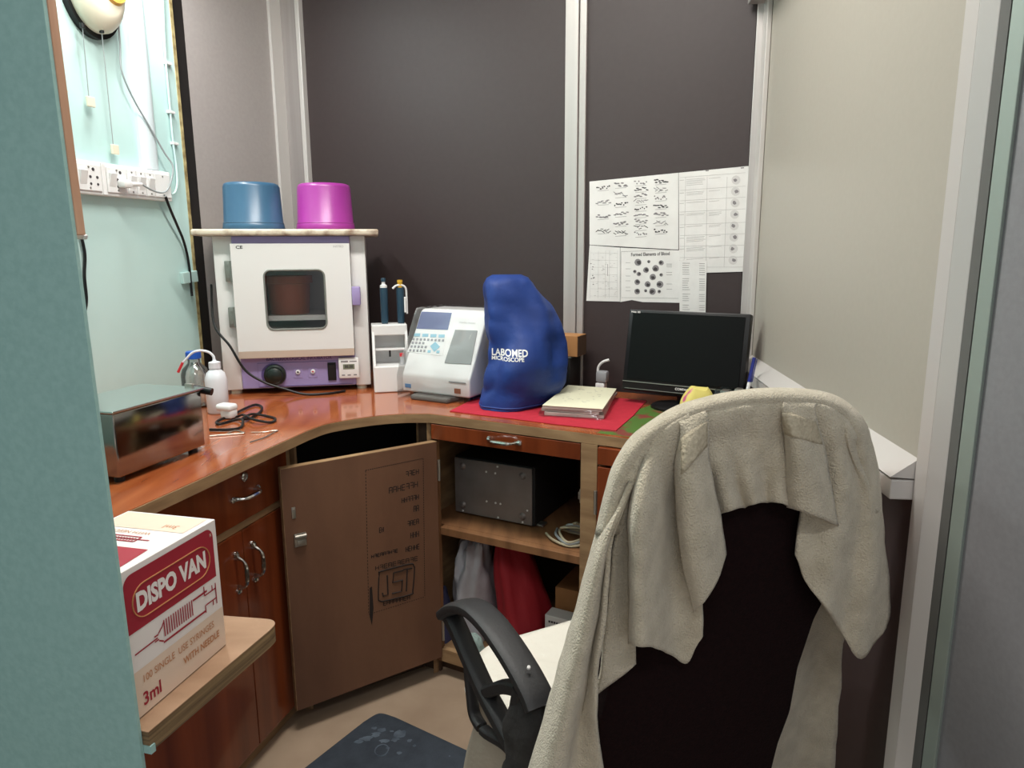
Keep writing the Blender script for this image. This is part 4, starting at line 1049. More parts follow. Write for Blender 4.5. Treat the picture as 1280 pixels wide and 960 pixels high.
# PVC trunking
ta, tb = pxW(160, 60, .0), pxW(180, 60, .0); tw = (tb-ta).length; tc_ = (ta+tb)/2; zt = pxW(176, 211, .0).z
TX = fr(V((tc_.x, tc_.y, zt)), DL)
b = MB(TX); pr = [(-tw/2, 0), (-tw/2, -.010), (-tw*.36, -.018), (-tw*.15, -.022), (tw*.15, -.022), (tw*.36, -.018), (tw/2, -.010), (tw/2, 0)]
b.prism([(x, y, 0) for x, y in pr], (0, 0, CEIL-zt-.002)); tr = b.build('conduit_casing', 'wall_pipe', None, True)
tag(pivot(tr), 'pale vertical conduit casing running down to the switchboard', 'conduit')
MB().prism([pxW(224, 341, .0), pxW(242, 338, .0), pxW(244, 352, .0), pxW(226, 355, .0)], -NL*.014, .002).build('plaster_lug', 'teal_wall', wl)
# wall fan base (top is above the frame)
fo = pxW(109, -14, 0); FX = fr(fo, DL)@ Matrix.Rotation(math.pi/2, 4, 'X')    # local z into the room, y up, x along the wall
fn_ = thing('wall_fan', 'cream wall fan base with amber ring and two pull cords', 'fan', fo)
def egg(b, sx, sy, prof):
    k = len(b.bm.verts); b.lathe(prof, 40); b.bm.verts.ensure_lookup_table()
    for v in list(b.bm.verts)[k:]:
        v.co.x *= sx; v.co.y *= sy*(1.12 if v.co.y < 0 else 1)
b = MB(FX); egg(b, .088, .105, [(0, 0), (1.06, 0), (1.06, .18*.1), (0, .018)]); b.build('back_plate', 'black_plastic', fn_, True)
b = MB(FX); egg(b, .084, .100, [(1.0, .018), (1.0, .030), (.93, .045), (.80, .058), (.62, .066), (0, .068)]); b.build('housing', 'cream_plastic', fn_, True)
b = MB(FX @ Matrix.Translation((.02, .025, 0))); egg(b, .084, .095, [(.30, .066), (.34, .072), (.56, .0735), (.62, .066)]); b.build('amber_ring', 'amber', fn_, True)
b = MB(FX @ Matrix.Translation((.02, .025, 0))); egg(b, .084, .095, [(0, .088), (.2, .086), (.32, .078), (.34, .066)]); b.build('center_cap', 'cream_plastic', fn_, True)
for x0, y0, x1, y1 in ((103, 33, 111, 121), (127, 39, 141.5, 181)):
    p0_, p1_ = pxW(x0, y0, .035), pxW(x1, y1, .02)
    cdn = MB().tube([p0_, p0_.lerp(p1_, .5), p1_], .0012, 6, 3).build('pull_cord', 'cord_grey', fn_, True)
    MB(fr(p1_-V((0, 0, .012)), DL)).box((0.004, 0, 0), (.024, .008, .026), .002).build('pull_tag', 'cream_plastic', cdn)
    MB().cyl(p0_+V((0, 0, -.004)), p0_+V((0, 0, .008)), .006, n=10).build('cord_bush', 'black_plastic', cdn, True)
# bits on the partition edge
pe = onP(.000, .024, 0)
def pxE(x, y, n=.022): return atp(x, y, E0+DL*n, DL)
b = MB(fr(pxE(76, 125), -PD*-1)); b.box((.001, 0, 0), (.012, .006, .018), .0015); b.tube([(-.006, -.003, .0105), (.014, -.003, .008)], .0012, 6, 2)
tag(pivot(b.build('cord_tag', 'cream_plastic', None, True)), 'small cream cord tag hooked on the wooden edge of the partition', 'tag')
b = MB(fr(pxE(95, 290), PD)); b.prism([(-.010, 0, .006), (.012, 0, -.004), (.010, 0, -.009), (-.010, 0, -.008)], (0, .006, 0), .001)
tag(pivot(b.build('cable_clip', 'white_plastic', None, True)), 'white plastic clip at the lower end of the partition edge strip', 'clip')
# lamps
tl_ = thing('tube_lamp', 'fluorescent tube lamp high on the teal wall', 'lamp', (pxW(175, 0, 0)+V((0, 0, .2))))
tz = 2.20; ta_ = onW(-.62, 0, tz); 
b = MB(fr(ta_, DL)); b.box((.28, -.012, .03), (.62, .024, .035), .003); b.bm.transform(Matrix.Translation((0, -.024, 0))); b.build('batten', 'white_enamel', tl_)
b = MB(fr(ta_, DL)); b.cyl((0, -.066, .02), (.56, -.066, .02), .009, n=12); b.build('tube', 'tube_glow', tl_, True)
cl_ = thing('ceiling_lamp', 'added ceiling fixture behind the camera for the fill light', 'lamp', (.1, -.75, CEIL-.05))  # made-up fixture, out of view, dressing the added fill light
b = MB(); b.box((.1, -.75, CEIL-.025), (1.2, .14, .048), .004); b.build('housing', 'white_enamel', cl_)
b = MB(); b.box((.1, -.75, CEIL-.054), (1.12, .12, .008), .003); b.build('diffuser', 'tube_glow', cl_)
cl_ = thing('ceiling_lamp', 'long ceiling lamp above the booth', 'lamp', (-.25, 1.3, CEIL-.05))
b = MB(); b.box((-.25, 1.3, CEIL-.025), (1.0, .14, .048), .004); b.build('housing', 'white_enamel', cl_)
b = MB(); b.box((-.25, 1.3, CEIL-.054), (.92, .12, .008), .003); b.build('diffuser', 'tube_glow', cl_)

# ------------------------------------------------------------------ steriliser and small things on the left counter
st0 = atz(150, 606, C0); TXS = fr(V((st0.x, st0.y, C0)), DL)      # x away from camera, y to the wall
L_, W2, H2 = .245, .165, .146
sz = thing('instrument_steriliser', 'polished stainless steel steriliser box with lid on the left worktop', 'steriliser', TXS @ V((L_/2, W2/2, 0)))
b = MB(TXS); b.box((L_/2, W2/2, .012+(H2-.0175)/2), (L_, W2, H2-.0175), .005, seg=3); b.build('tank', 'steel', sz, True)
b = MB(TXS); b.box((L_/2+.002, W2/2, H2-.003), (L_+.008, W2+.008, .0045), .001); b.build('lid', 'steel_lid', sz)
for x in (.02, L_-.02):
    for y in (.02, W2-.02): MB(TXS).cyl((x, y, 0), (x, y, .0125), .010, n=12).build('foot', 'black_plastic', sz, True)
b = MB(TXS); b.box((L_+.006, .035, H2-.005), (.010, .02, .022), .002); b.cyl((L_+.006, .035, H2-.008), (L_+.016, .020, H2-.010), .004, n=8); b.build('handle_bracket', 'dull_metal', sz, True)
b = MB(TXS); b.cyl((L_+.010, .030, H2-.006), (L_+.020, -.012, H2-.014), .0085, n=14); b.build('lid_handle', 'black_plastic', sz, True)
b = MB(TXS); b.cyl((L_, .03, .025), (L_+.022, .03, .025), .006, n=10); b.cyl((L_+.016, .03, .025), (L_+.016, .03, .010), .005, n=10); b.cyl((L_+.016, .03, .025), (L_+.016, .03, .042), .003, n=8); b.box((L_+.016, .03, .044), (.006, .022, .005), .001); b.build('drain_tap', 'chrome', sz, True)
# wash bottle
wbp = atz(268, 519, C0); WX = Matrix.Translation((wbp.x-.002, wbp.y+.034, C0))
wbt = thing('wash_bottle', 'white plastic wash bottle with a bent spout and red tip', 'bottle', (wbp.x-.002, wbp.y+.034, C0))
MB(WX).lathe([(0, 0), (.026, 0), (.029, .004), (.029, .095), (.024, .113), (.015, .122), (.013, .126), (0, .126)], 32).build('bottle_body', 'hdpe', wbt, True, angle=60)
b = MB(WX); b.lathe([(0, .126), (.016, .126), (.0155, .143), (.006, .146), (.004, .150), (0, .150)], 24); b.build('cap', 'hdpe', wbt, True)
b = MB(WX); b.tube([(0, 0, .148), (-.002, 0, .160), (-.014, -.003, .172), (-.036, -.006, .176), (-.055, -.010, .170), (-.070, -.014, .155), (-.080, -.016, .145)], lambda t: .0042-.0015*t, 8, 6); b.build('spout', 'hdpe', wbt, True)
b = MB(WX); b.tube([(-.080, -.016, .145), (-.094, -.019, .118)], .0038, 8, 3); b.build('spout_tip', 'red_tip', wbt, True)
gb = atz(247, 514, C0); GX = Matrix.Translation((gb.x-.030, gb.y+.07, C0)) @ Matrix.Diagonal((1, 1, .94, 1))
gbt = thing('reagent_bottle', 'clear glass reagent bottle with a blue screw cap behind the steriliser', 'bottle', (gb.x-.030, gb.y+.07, C0))
MB(GX).lathe([(0, .001), (.035, .001), (.038, .005), (.038, .100), (.033, .118), (.020, .132), (.0165, .138), (.0165, .150), (.014, .150), (.014, .136), (.030, .114), (.0355, .098), (.0355, .006), (0, .005)], 32).build('bottle_body', 'glass', gbt, True, angle=60)
b = MB(GX); b.lathe([(0, .172), (.018, .172), (.0195, .170), (.0195, .150), (.0175, .149)], 24)
for i in range(20):
    a = i*math.pi/10; b.box((.0198*math.cos(a), .0198*math.sin(a), .160), (.002, .0025, .017), 0, a)
b.build('cap', 'cap_blue', gbt, True)
# white plug on its black cord
zc = C0+.0042
ckp = [atz(x, y, zc) for x, y in ((290, 520), (301, 513), (318, 506), (327, 508.5), (325, 515), (312, 523), (303, 527), (315, 521), (333, 520), (344, 523.5), (338, 528), (318, 528), (304, 522), (296, 521), (282, 522), (271, 527), (274, 530), (292, 525.5), (303, 528), (301, 534), (285, 537), (262, 537))]
zs = [0, .0] ; ckp = [p+V((0, 0, .0075 if i in (6, 7, 11, 12, 18) else 0)) for i, p in enumerate(ckp)]
pk = thing('plug_and_cord', 'white plug with coiled black cord lying on the worktop before the wash bottle', 'plug', atz(283, 516, C0))
MB().tube(ckp, .0034, 8, 8).build('cord', 'black_plastic', pk, True)
b = MB(fr(atz(286, 523, C0)+V((0, 0, .001)), (1, -.35, 0))); b.box((-.004, 0, .030), (.050, .036, .020), .008, seg=3); b.box((.002, 0, .014), (.036, .030, .026), .006); b.build('plug_body', 'white_plastic', pk, True)
def forceps(px, label):
    P = [[atz(x, y, C0+.0022) for x, y in L2] for L2 in px]
    t_ = thing('forceps', label, 'forceps', P[0][0])
    for L2 in P: MB().tube(L2, .0014, 6, 6).build('arm', 'dull_metal', t_, True)
forceps([[(312.5, 552.5), (330, 547), (341, 541), (347.5, 538)], [(314, 540.5), (330, 540), (341, 538.5), (347.5, 538)]], 'open steel forceps near the worktop edge')
forceps([[(262, 545), (285, 543), (305, 541.5)], [(284, 541.5), (295, 538), (306, 541)]], 'thin steel wire tool beside the coiled cord')

# ------------------------------------------------------------------ things inside the open cabinet
cpu = thing('computer_case', 'grey and black computer case lying in the open cabinet', 'computer', onR(.15, .28, .467))
QX = fr(onR(-.005, .125, .467), DR)
b = MB(QX); b.box((.133, .155, .09), (.266, .30, .176), .004); b.build('case_shell', 'matte_black', cpu)
b = MB(QX); b.box((.131, .0015, .090), (.256, .006, .168), .0012); b.build('base_plate', 'galv', cpu)
for x, z in ((.03, .15), (.03, .03), (.23, .15), (.23, .03)): MB(QX).lathe([(0, .007), (.006, .006), (.009, .0025), (.011, 0)], 14, (x, -.0015, z), (0, -1, 0)).build('rubber_foot', 'galv', cpu, True)
b = MB(QX)
for x, z in ((.112, .145), (.142, .145), (.112, .055), (.142, .055), (.158, .055), (.03, .012), (.23, .012), (.245, .05), (.15, .166), (.15, .012)): b.cyl((x, -.0012, z), (x, -.0030, z), .003, n=8)
b.build('rivet', 'label_white', cpu, True)
b = MB(QX); b.box((.276, .03, .004), (.02, .03, .006), .001); b.build('front_lip', 'dull_metal', cpu)
wi = thing('cable_bundle', 'tangle of beige and grey cables on the cabinet shelf', 'cables', onR(.40, .08, .467))
for k, (mm, dz) in enumerate((('cord_beige', .0), ('cord_grey', .006), ('cord_beige', .010))):
    ps_ = [onR(.31+.02*k, .10+.03*k, .4712+dz), onR(.35, .06+.02*k, .475+dz), onR(.40, .05, .4712+dz), onR(.435, .08+.02*k, .473+dz), onR(.42, .13, .4712+dz), onR(.37, .12, .48+dz), onR(.36+.02*k, .09, .50+dz*2), onR(.41, .10, .505+dz), onR(.44, .12, .485)]
    MB().tube(ps_, .0036, 8, 8).build('cable', mm, wi, True)
def blob(name, c, hx, hy, h, m, label, cat, seed=0, amp=.25, fq=14, pinch=.75, rz=0, crease=.0, lean=0):
    G = []; nv, nu = 22, 36
    for j in range(nv):
        t = j/(nv-1); a = t*math.pi*.5; k = math.cos(a)**pinch; ring = []
        for i in range(nu):
            b_ = 2*math.pi*i/nu; d = V((math.cos(b_), math.sin(b_), 0))
            nz = noise.noise(V((d.x*1.6+seed, d.y*1.6, t*2.2)))*amp + noise.noise(V((d.x*4+seed, d.y*4, t*6)))*amp*.5 + crease*math.sin(b_*7+4*t+seed)
            kk = k*(1+nz)
            ring.append(V((d.x*hx*kk+lean*math.sin(a), d.y*hy*kk, h*math.sin(a)*(1+nz*.35))))
        G.append(ring)
    b = MB(fr(c, (math.cos(rz), math.sin(rz), 0))); b.grid(G, cv=True); b.poly(G[0]); b.poly(G[-1])
    return tag(pivot(b.build(name, m, None, True, angle=70)), label, cat)
BB = ZB+.0185
rzR = math.atan2(DR.y, DR.x)
blob('plastic_bag', onR(.036, .17, BB), .056, .10, .31, 'poly_white', 'crumpled white plastic bag in the lower left of the open cabinet', 'bag', 1, .34, rz=rzR, crease=.08, pinch=.45)
blob('red_bag', onR(.212, .20, BB), .074, .10, .335, 'red_cloth', 'red cloth bag slumped in the lower part of the open cabinet', 'bag', 4, .20, rz=rzR, crease=.04, pinch=.9, lean=-.075)
ct_ = thing('carton', 'brown cardboard carton at the back of the cabinet bottom', 'carton', onR(.348, .27, BB))
b = MB(fr(onR(.348, .27, BB), DR)); b.box((0, 0, .10), (.10, .16, .199), .002); b.build('carton_body', 'cardboard', ct_)
b = MB(fr(onR(.345, .15, BB), DR)); b.box((0, 0, .071), (.10, .05, .141), .002); b_ = b.build('label_box', 'label_white', None)
tag(pivot(b_), 'white printed box in front of the brown carton', 'box')
b = MB(fr(onR(.345, .15, BB), DR)); 
for i in range(7): b.box((-.035+i*.008, -.0254, .124+random.uniform(-.001, .001)), (.006, .0006, .006))
b.box((-.015, -.0254, .108), (.04, .0006, .003)); b.build('print', 'print_dark', b_)
blob('grey_cloth', onR(.265, .075, BB), .06, .035, .085, 'grey_cloth', 'folded grey cloth at the front of the cabinet bottom', 'cloth', 7, .2, rz=rzR)
blob('indigo_cloth', onR(-.022, .078, BB), .020, .03, .17, 'indigo_cloth', 'dark indigo cloth tucked by the cabinet side', 'cloth', 9, .2, rz=rzR)
blob('sage_cloth', onR(.09, .055, BB), .045, .025, .06, 'sage_cloth', 'pale green cloth on the cabinet bottom board', 'cloth', 12, .2, rz=rzR)

# ------------------------------------------------------------------ floor mat
km = atz(474, 890, 0); e1_ = hd(atz(385, 960, 0)-km); e2_ = hd(atz(573, 936, 0)-km)
kk = V((km.x, km.y, .0005))
mp_ = [kk+e1_*.06, kk+e1_*.02+e2_*.006, kk+e1_*.006+e2_*.02, kk+e2_*.06]
P_ = crv(mp_, 4)
mpoly = P_+[kk+e2_*.42, kk+e2_*.42+e1_*.55, kk+e1_*.55]
fm = thing('floor_mat', 'dark blue rubber floor mat with worn white marks', 'mat', kk+e1_*.2+e2_*.2)
MB().prism(mpoly, (0, 0, .007), .001).build('mat_sheet', 'mat_blue', fm)
random.seed(21); b = MB()
def wear(x, y, r_, sq=1.0, n=12):
    c_ = atz(x, y, .0079); b.poly([c_+V((r_*math.cos(2*math.pi*i/n)*(1+random.uniform(-.35, .35)), r_*sq*math.sin(2*math.pi*i/n)*(1+random.uniform(-.35, .35)), 0)) for i in range(n)])
for x, y, r_, s_ in ((458, 923, .018, .5), (448, 927, .012, .5), (470, 918, .012, .8), (501, 917, .016, .9), (494, 924, .010, .8), (480, 926, .012, .6), (468, 910, .01, .5), (478, 912, .012, .6), (512, 926, .006, 1), (518, 932, .004, 1), (499, 941, .006, 1), (485, 935, .006, .6), (562, 945, .0025, 1), (490, 914, .006, .6)): wear(x, y, r_, s_)
b.build('worn_mark', 'mat_wear', fm, fixn=False)
c_ = atz(477, 938, .0078); MB().tube([c_+V((.017*math.cos(i*math.pi/8), .020*math.sin(i*math.pi/8), 0)) for i in range(16)], .0022, 4, 0, True).build('worn_ring', 'mat_wear', fm)

# ------------------------------------------------------------------ swivel chair
bdir = hd((.95, .31)); nc = V((bdir.y, -bdir.x, 0)); tilt = math.radians(5)
CB0 = V((.262, .850, .765)); cup = Z3*math.cos(tilt)+nc*math.sin(tilt); cnn = nc*math.cos(tilt)-Z3*math.sin(tilt)   # cnn towards camera
def pxC(x, y, D=0): return atp(x, y, CB0+cnn*D, cnn)
cf = hd((-.46, .888)); clf = V((-cf.y, cf.x, 0))
cc_ = V((.182, 1.18, 0))
ch = thing('swivel_chair', 'dark maroon swivel chair with black plastic arms, seen from behind', 'chair', (cc_.x, cc_.y, 0))
ol = [(790, 610), (800, 570), (835, 530), (880, 512), (930, 503), (985, 500), (1030, 507), (1060, 530), (1074, 575), (1070, 650), (1048, 720), (1020, 775), (1000, 835), (990, 890), (975, 930), (960, 990), (955, 1100), (880, 1110), (745, 1100), (744, 990), (750, 900), (775, 800), (785, 700)]
rear = [pxC(x, y, -.001) for x, y in ol]
b = MB(); b.prism(rear, -nc*.05-Z3*.014, .008); b.build('backrest', 'maroon_fabric', ch, True)
MB().prism([pxC(x, y, .0005) for x, y in ((850, 1000), (890, 1000), (892, 1100), (848, 1100))], cnn*.012, .003).build('back_bracket', 'black_plastic', ch)
# seat
def rrect(hx, hy, r, n=6): return rr(-hx, hx, -hy, hy, r, n)
SXc = fr(V((cc_.x, cc_.y, .0)), -clf)
b = MB(SXc); b.prism([(x, y, .405) for x, y in rrect(.215, .185, .08)], (0, 0, .055), .012); b.build('seat', 'maroon_fabric', ch, True)
b = MB(SXc); b.cyl((0, 0, .10), (0, 0, .404), .025, n=16); b.cyl((0, 0, .30), (0, 0, .404), .04, .09, 16); b.build('gas_lift', 'black_plastic', ch, True)
for i in range(5):
    a = i*2*math.pi/5+.3; d = V((math.cos(a), math.sin(a), 0))
    b = MB(SXc); b.tube([(0, 0, .10), d*.14+Z3*.095, d*.27+Z3*.07], .02, 8, 3); lg = b.build('leg', 'black_plastic', ch, True)
    b = MB(SXc); s_ = V((-d.y, d.x, 0))
    for k in (-1, 1): b.cyl(d*.27+Z3*.027+s_*k*.006, d*.27+Z3*.027+s_*k*.022, .026, n=16)
    b.cyl(d*.27+Z3*.03, d*.27+Z3*.07, .007, n=8); b.build('caster', 'black_plastic', lg, True)
# arms
APt = V((-.04, .985, 0)); af = hd((-.515, .857)); an_ = V((-af.y, af.x, 0))
def pxR(x, y, n=0): return atp(x, y, APt+an_*n, an_)
flat = lambda w_, h_: [(w_*math.copysign(abs(math.cos(a))**.6, math.cos(a)), h_*math.copysign(abs(math.sin(a))**.6, math.sin(a))) for a in [2*math.pi*i/14 for i in range(14)]]
pad = [pxR(x, y) for x, y in ((561, 766), (573, 758), (592, 760), (612, 777), (634, 806), (654, 838), (669, 866), (676, 884))]
strut = [pxR(x, y) for x, y in ((562, 765), (572, 785), (588, 822), (606, 862), (625, 898), (645, 935), (665, 975))]
lower = [pxR(x, y) for x, y in ((587, 835), (590, 870), (594, 895), (608, 915), (632, 930), (650, 950))]
cross = [pxR(x, y) for x, y in ((607, 866), (630, 858), (652, 862), (668, 872))]
drop = [pxR(x, y) for x, y in ((655, 860), (650, 890), (652, 925), (660, 985))]
def arm(mx, lab):
    for nm, P_, w_, h_ in (('arm_pad', pad, .024, .010), ('arm_strut', strut, .016, .012), ('arm_strut', lower, .010, .007), ('arm_strut', cross, .013, .010), ('arm_strut', drop, .016, .012)):
        b = MB(mx); b.tube(P_, 1.0, 14, 6, prof=flat(w_, h_), up=Z3 if nm == 'arm_pad' else an_.cross(Z3))
        b.build(nm, 'soft_black', ch, True)
arm(None, '')
arm(Matrix.Translation(-clf*.475+cf*.0), '')
b = MB(); b.cyl(pxR(562, 757)+V((.004, 0, -.006)), pxR(660, 847)+V((0, 0, .002)), .001); b.bm.clear()
b.lathe([(0, .004), (.0025, .003), (.003, 0)], 10, pxR(661, 843)+V((0, 0, .010)), (0, -.5, 1)); b.build('arm_screw', 'label_white', ch, True)
# cloth over the seat
b = MB(SXc); G = []
for j in range(12):
    ring = []; t = j/11
    for i in range(72):
        P_ = rr(-.222, .222, -.192, .192, .085, 17)[i]; a = math.atan2(P_[1], P_[0])
        if t < .4: k = t/.4; ring.append(V((P_[0]*k, P_[1]*k, .4655+.003*math.sin(i*.5)*k)))
        else:
            q = (t-.4)/.6; fl = 1+.05*q+.035*math.sin(a*13)*q; ring.append(V((P_[0]*fl+.0*q, P_[1]*fl, .4655-q*(.055+.02*math.sin(a*5)))))
    G.append(ring)
b.grid(G, cv=True); tag(pivot(b.build('seat_cloth', 'seat_cloth', None, True, angle=80)), 'white cloth covering the seat of the swivel chair', 'cloth')
# beige cloth hanging beside the seat
def loft(b, cols, fn, rows_n=22, k=5, rough=.0, seed=0, sag=0):
    R_ = []
    for c in cols:
        P_ = crv([fn(*p) for p in c], 8)
        idx = np.linspace(0, len(P_)-1, rows_n); R_.append([P_[int(i)].lerp(P_[min(int(i)+1, len(P_)-1)], i-int(i)) for i in idx])
    G = []
    rowsG = [crv([R_[c][r_] for c in range(len(cols))], k) for r_ in range(rows_n)]
    if rough:
        for row in rowsG:
            for p in row:
                p += cnn*rough*noise.noise(p*26+V((seed, 0, 0)))
    b.grid(rowsG); return b
def solid(o, th, off=0):
    md = o.modifiers.new('thick', 'SOLIDIFY'); md.thickness = th; md.offset = off; return o
b = MB(); loft(b, [[(598, 876, -.006), (592, 910, -.006), (584, 940, -.004), (576, 985, -.004)], [(612, 884, -.02), (608, 915, -.014), (602, 945, -.008), (598, 985, -.006)], [(628, 892, -.016), (624, 920, -.022), (620, 950, -.02), (618, 985, -.02)], [(645, 900, -.03), (642, 930, -.03), (642, 955, -.03), (642, 985, -.03)]], lambda x, y, n: pxR(x, y, n-.008))
tag(solid(pivot(b.build('hanging_cloth', 'beige_cloth', None, True)), .004), 'beige cloth hanging below the left arm of the swivel chair', 'cloth')
bgc = pxR(664, 935, 0)
b = MB(); G = []
for j in range(20):
    t = j/19; c_ = pxR(663-6*t, 872+130*t, 0); ring = []
    for i in range(30):
        a = 2*math.pi*i/30; nz = 1+.22*noise.noise(V((math.cos(a)*2, math.sin(a)*2, t*5)))+.08*math.sin(a*6+t*5)
        w_ = (.022+.02*min(1, t*3))*nz
        ring.append(c_+af*(-math.cos(a)*w_*1.2)+an_*(math.sin(a)*w_*.62))
    G.append(ring)
b.grid(G, cv=True); b.poly(G[0]); b.poly(G[-1])
tag(pivot(b.build('black_bag', 'black_cloth', None, True, angle=80)), 'crumpled black cloth bag hanging under the rear of the chair arm', 'bag')

# ------------------------------------------------------------------ towel over the chair back
tw = thing('bath_towel', 'cream terry towel draped in folds over the back of the swivel chair', 'towel', pxC(930, 500, 0))
tb_ = MB()
O = [(746, 668), (758, 616), (770, 580), (797, 542), (848, 509), (915, 491.5), (985, 487), (1040, 495), (1074, 520), (1090, 560), (1097, 600), (1101, 640)]
secs = []
CX0, CY0 = 930, 660
for x, y in O:
    dx, dy = CX0-x, CY0-y; L2 = math.hypot(dx, dy); dx /= L2; dy /= L2
    secs.append([(x+dx*s_, y+dy*s_, D) for s_, D in ((36, -.004), (25, .010), (12, .0165), (3.5, .003), (0, -.025), (4, -.058), (22, -.080), (70, -.085), (190, -.085))])
loft(tb_, secs, pxC, 26, 6, .003, 1)
Oc = [(p.x, p.y) for p in crv([V((x, y, 0)) for x, y in O], 8)]
def crest(x, y):
    dx, dy = x-CX0, y-CY0; best = None
    for (ax, ay), (bx_, by_) in zip(Oc, Oc[1:]):
        ex, ey = bx_-ax, by_-ay; den = dx*ey-dy*ex
        if abs(den) < 1e-9: continue
        t = ((ax-CX0)*ey-(ay-CY0)*ex)/den; u = ((ax-CX0)*dy-(ay-CY0)*dx)/den
        if t > 0 and -.02 <= u <= 1.02 and (best is None or t > best): best = t
    if best is None: return None
    return (CX0+dx*best, CY0+dy*best)
def strip(cols, delta, rows_n, k, rough, seed, band=None):
    cc2 = []
    for c in cols:
        q = crest(c[0][0], c[0][1])
        if q is None: q = (c[0][0], c[0][1]-14)
        dx, dy = CX0-q[0], CY0-q[1]; L2 = math.hypot(dx, dy); dx /= L2; dy /= L2
        oc = c[0][2] < -.01
        pre = [(q[0]+dx*(r_ if not oc else r_*.15), q[1]+dy*(r_ if not oc else r_*.15), D if not oc else -.028) for r_, D in ((7, .006), (15, .012+delta*.3), (26, .017+delta))]
        cc2.append(pre+list(c[1:]))
    loft(tb_, cc2, pxC, rows_n, k, rough, seed)
    return cc2
A = [[(759, 614, -.03), (741, 690, -.03), (712, 790, -.02), (688, 875, -.02), (655, 985, -.02)],
     [(764, 600, .012), (749, 685, .020), (724, 785, .03), (702, 875, .035), (675, 985, .035)],
     [(773, 585, .020), (757, 680, .034), (738, 780, .042), (718, 875, .045), (696, 985, .045)],
     [(780, 578, .014), (762, 680, .008), (746, 780, .010), (729, 872, .012), (715, 985, .014)],
     [(786, 570, .018), (766, 665, .026), (757, 756, .034), (744, 871, .036), (757, 985, .034)]]
strip(A, 0.003, 40, 6, .005, 2)
A2 = [[(784, 574, .004), (770, 670, .008), (760, 756, .010), (752, 830, .012), (745, 868, .012)], [(790, 566, .002), (784, 670, .004), (780, 756, .006), (778, 810, .008), (776, 842, .008)], [(802, 556, .004), (796, 670, .008), (795, 756, .012), (795, 800, .012), (794, 828, .012)]]
strip(A2, 0.001, 40, 6, .004, 3)
Cc = [[(787, 560, .012), (787.5, 640, .020), (788, 720, .022), (787, 770, .026), (787, 804, .026)],
      [(794, 552, .014), (796, 640, .052), (797, 720, .058), (798, 772, .058), (799, 807, .058)],
      [(808, 542, .014), (813, 640, .046), (815, 720, .048), (817, 776, .048), (819, 811, .048)],
      [(824, 532, .014), (830, 640, .012), (834, 720, .012), (836, 780, .014), (838, 818, .016)],
      [(842, 530, .006), (848, 640, .006), (854, 720, .010), (857, 790, .014), (858, 827, .016)],
      [(860, 525, .010), (866, 640, .010), (874, 720, .018), (879, 765, .026), (879, 798, .028)]]
strip(Cc, 0.004, 40, 6, .005, 4)
Bf = [[(841, 522, .010), (846, 590, .024), (851, 680, .030), (860, 732, .034), (869, 766, .036)],
      [(849, 516, .012), (855, 590, .044), (863, 680, .050), (872, 725, .050), (878, 752, .048)],
      [(860, 511, .012), (870, 585, .046), (882, 665, .050), (889, 708, .048), (892, 728, .046)],
      [(878, 507, .012), (885, 578, .026), (899, 650, .028), (905, 685, .026), (906, 693, .026)]]
BfS = strip(Bf, 0.008, 40, 6, .004, 5)
Mm = [[(872, 511, .012), (880, 560, .012), (892, 600, .010), (901, 641, .010)], [(890, 507, .018), (896, 555, .012), (904, 600, .020), (914, 637, .022)], [(908, 503, .018), (912, 550, .016), (920, 600, .006), (930, 634, .006)],
      [(930, 500, .018), (934, 550, .010), (938, 600, .021), (944, 630, .023)], [(950, 498, .018), (952, 550, .015), (956, 600, .007), (958, 628, .006)], [(970, 498, .018), (972, 550, .010), (973, 600, .020), (974, 628, .022)], [(992, 500, .018), (992, 550, .012), (991, 600, .012), (992, 636, .012)]]
strip(Mm, 0.002, 40, 5, .003, 6)
R1 = [[(980, 502, .012), (982, 550, .016), (984, 600, .018), (986, 634, .018)], [(990, 502, .012), (992, 550, .036), (996, 600, .038), (1001, 638, .038)], [(1004, 504, .012), (1008, 558, .036), (1016, 605, .040), (1024, 647, .042)], [(1020, 509, .014), (1029, 560, .022), (1037, 610, .026), (1046, 657, .030)]]
R1S = strip(R1, 0.007, 40, 6, .003, 7)
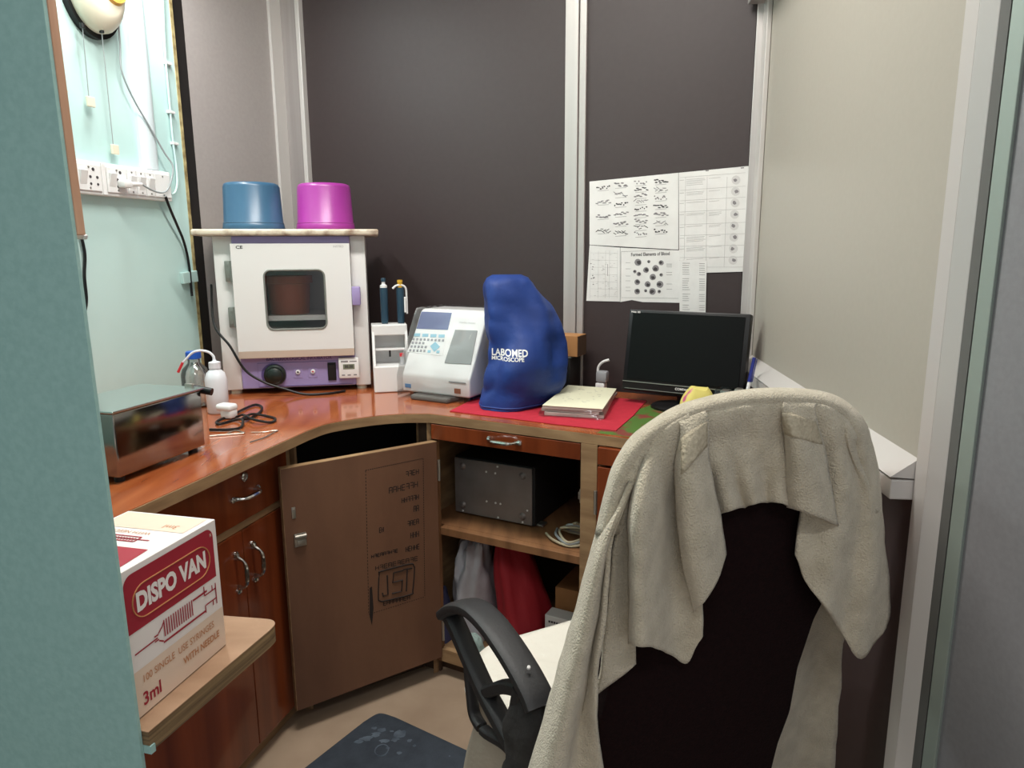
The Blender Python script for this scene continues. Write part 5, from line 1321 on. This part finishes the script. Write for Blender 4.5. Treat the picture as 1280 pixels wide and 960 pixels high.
R2 = [[(1016, 512, .006), (1012, 580, .006), (1003, 630, .006), (996, 665, .008), (992, 692, .010)], [(1034, 508, .016), (1034, 590, .014), (1024, 655, .016), (1014, 705, .020), (1008, 728, .022)], [(1050, 508, .018), (1052, 600, .026), (1044, 675, .030), (1034, 730, .034), (1030, 758, .036)],
      [(1068, 520, .014), (1072, 610, .014), (1066, 690, .014), (1056, 750, .018), (1050, 787, .020)], [(1083, 542, .006), (1090, 630, .016), (1090, 710, .024), (1083, 772, .026), (1074, 822, .026)], [(1094, 575, -.018), (1102, 650, -.012), (1108, 720, -.008), (1109, 765, -.006), (1105, 783, -.004)]]
strip(R2, 0.004, 40, 6, .005, 8)
Ff = [[(1010, 640, -.075), (1000, 760, -.075), (985, 850, -.08), (965, 930, -.085), (950, 985, -.085)], [(1040, 640, -.09), (1028, 770, -.095), (1015, 860, -.10), (1000, 940, -.10), (990, 985, -.10)], [(1065, 650, -.08), (1058, 770, -.08), (1050, 850, -.08), (1045, 920, -.08), (1040, 985, -.08)]]
loft(tb_, Ff, pxC, 24, 6, .005, 9)
to = tb_.build('terry_cloth', 'towel', tw, True, angle=80)
solid(to, .0055)
def band_of(cols, y0, y1, off):
    """woven border lying on a strip: the strip's own columns between two heights, a hair proud"""
    out = []
    for c, a0, a1 in zip(cols, y0, y1):
        P_ = crv([V((x, y, D*1000)) for x, y, D in c], 12); seg = [p for p in P_ if a0 <= p.y <= a1]
        if len(seg) < 3: seg = P_[:3]
        out.append([(p.x, p.y, p.z/1000+off) for p in (seg[0], seg[len(seg)//2], seg[-1])])
    bb_ = MB(); loft(bb_, out, pxC, 8, 6)
    solid(bb_.build('woven_band', 'towel_band', tw, True, angle=80), .0015)
band_of(BfS, (546, 540, 534, 526), (598, 590, 578, 562), .0036)
band_of(R1S, (516, 516, 520, 524), (546, 548, 552, 558), .0036)

# small print, keys and fixings that cannot be picked apart in the photograph
for o in bpy.data.objects:
    if o.type == 'MESH' and o.parent is not None and o.name.split('.')[0] in ('print', 'stamp_print', 'scribble', 'worn_mark', 'rivet', 'screw', 'socket_hole', 'number_keys', 'function_keys', 'syringe_drawing', 'box_contents', 'bezel_line'):
        o['kind'] = 'stuff'
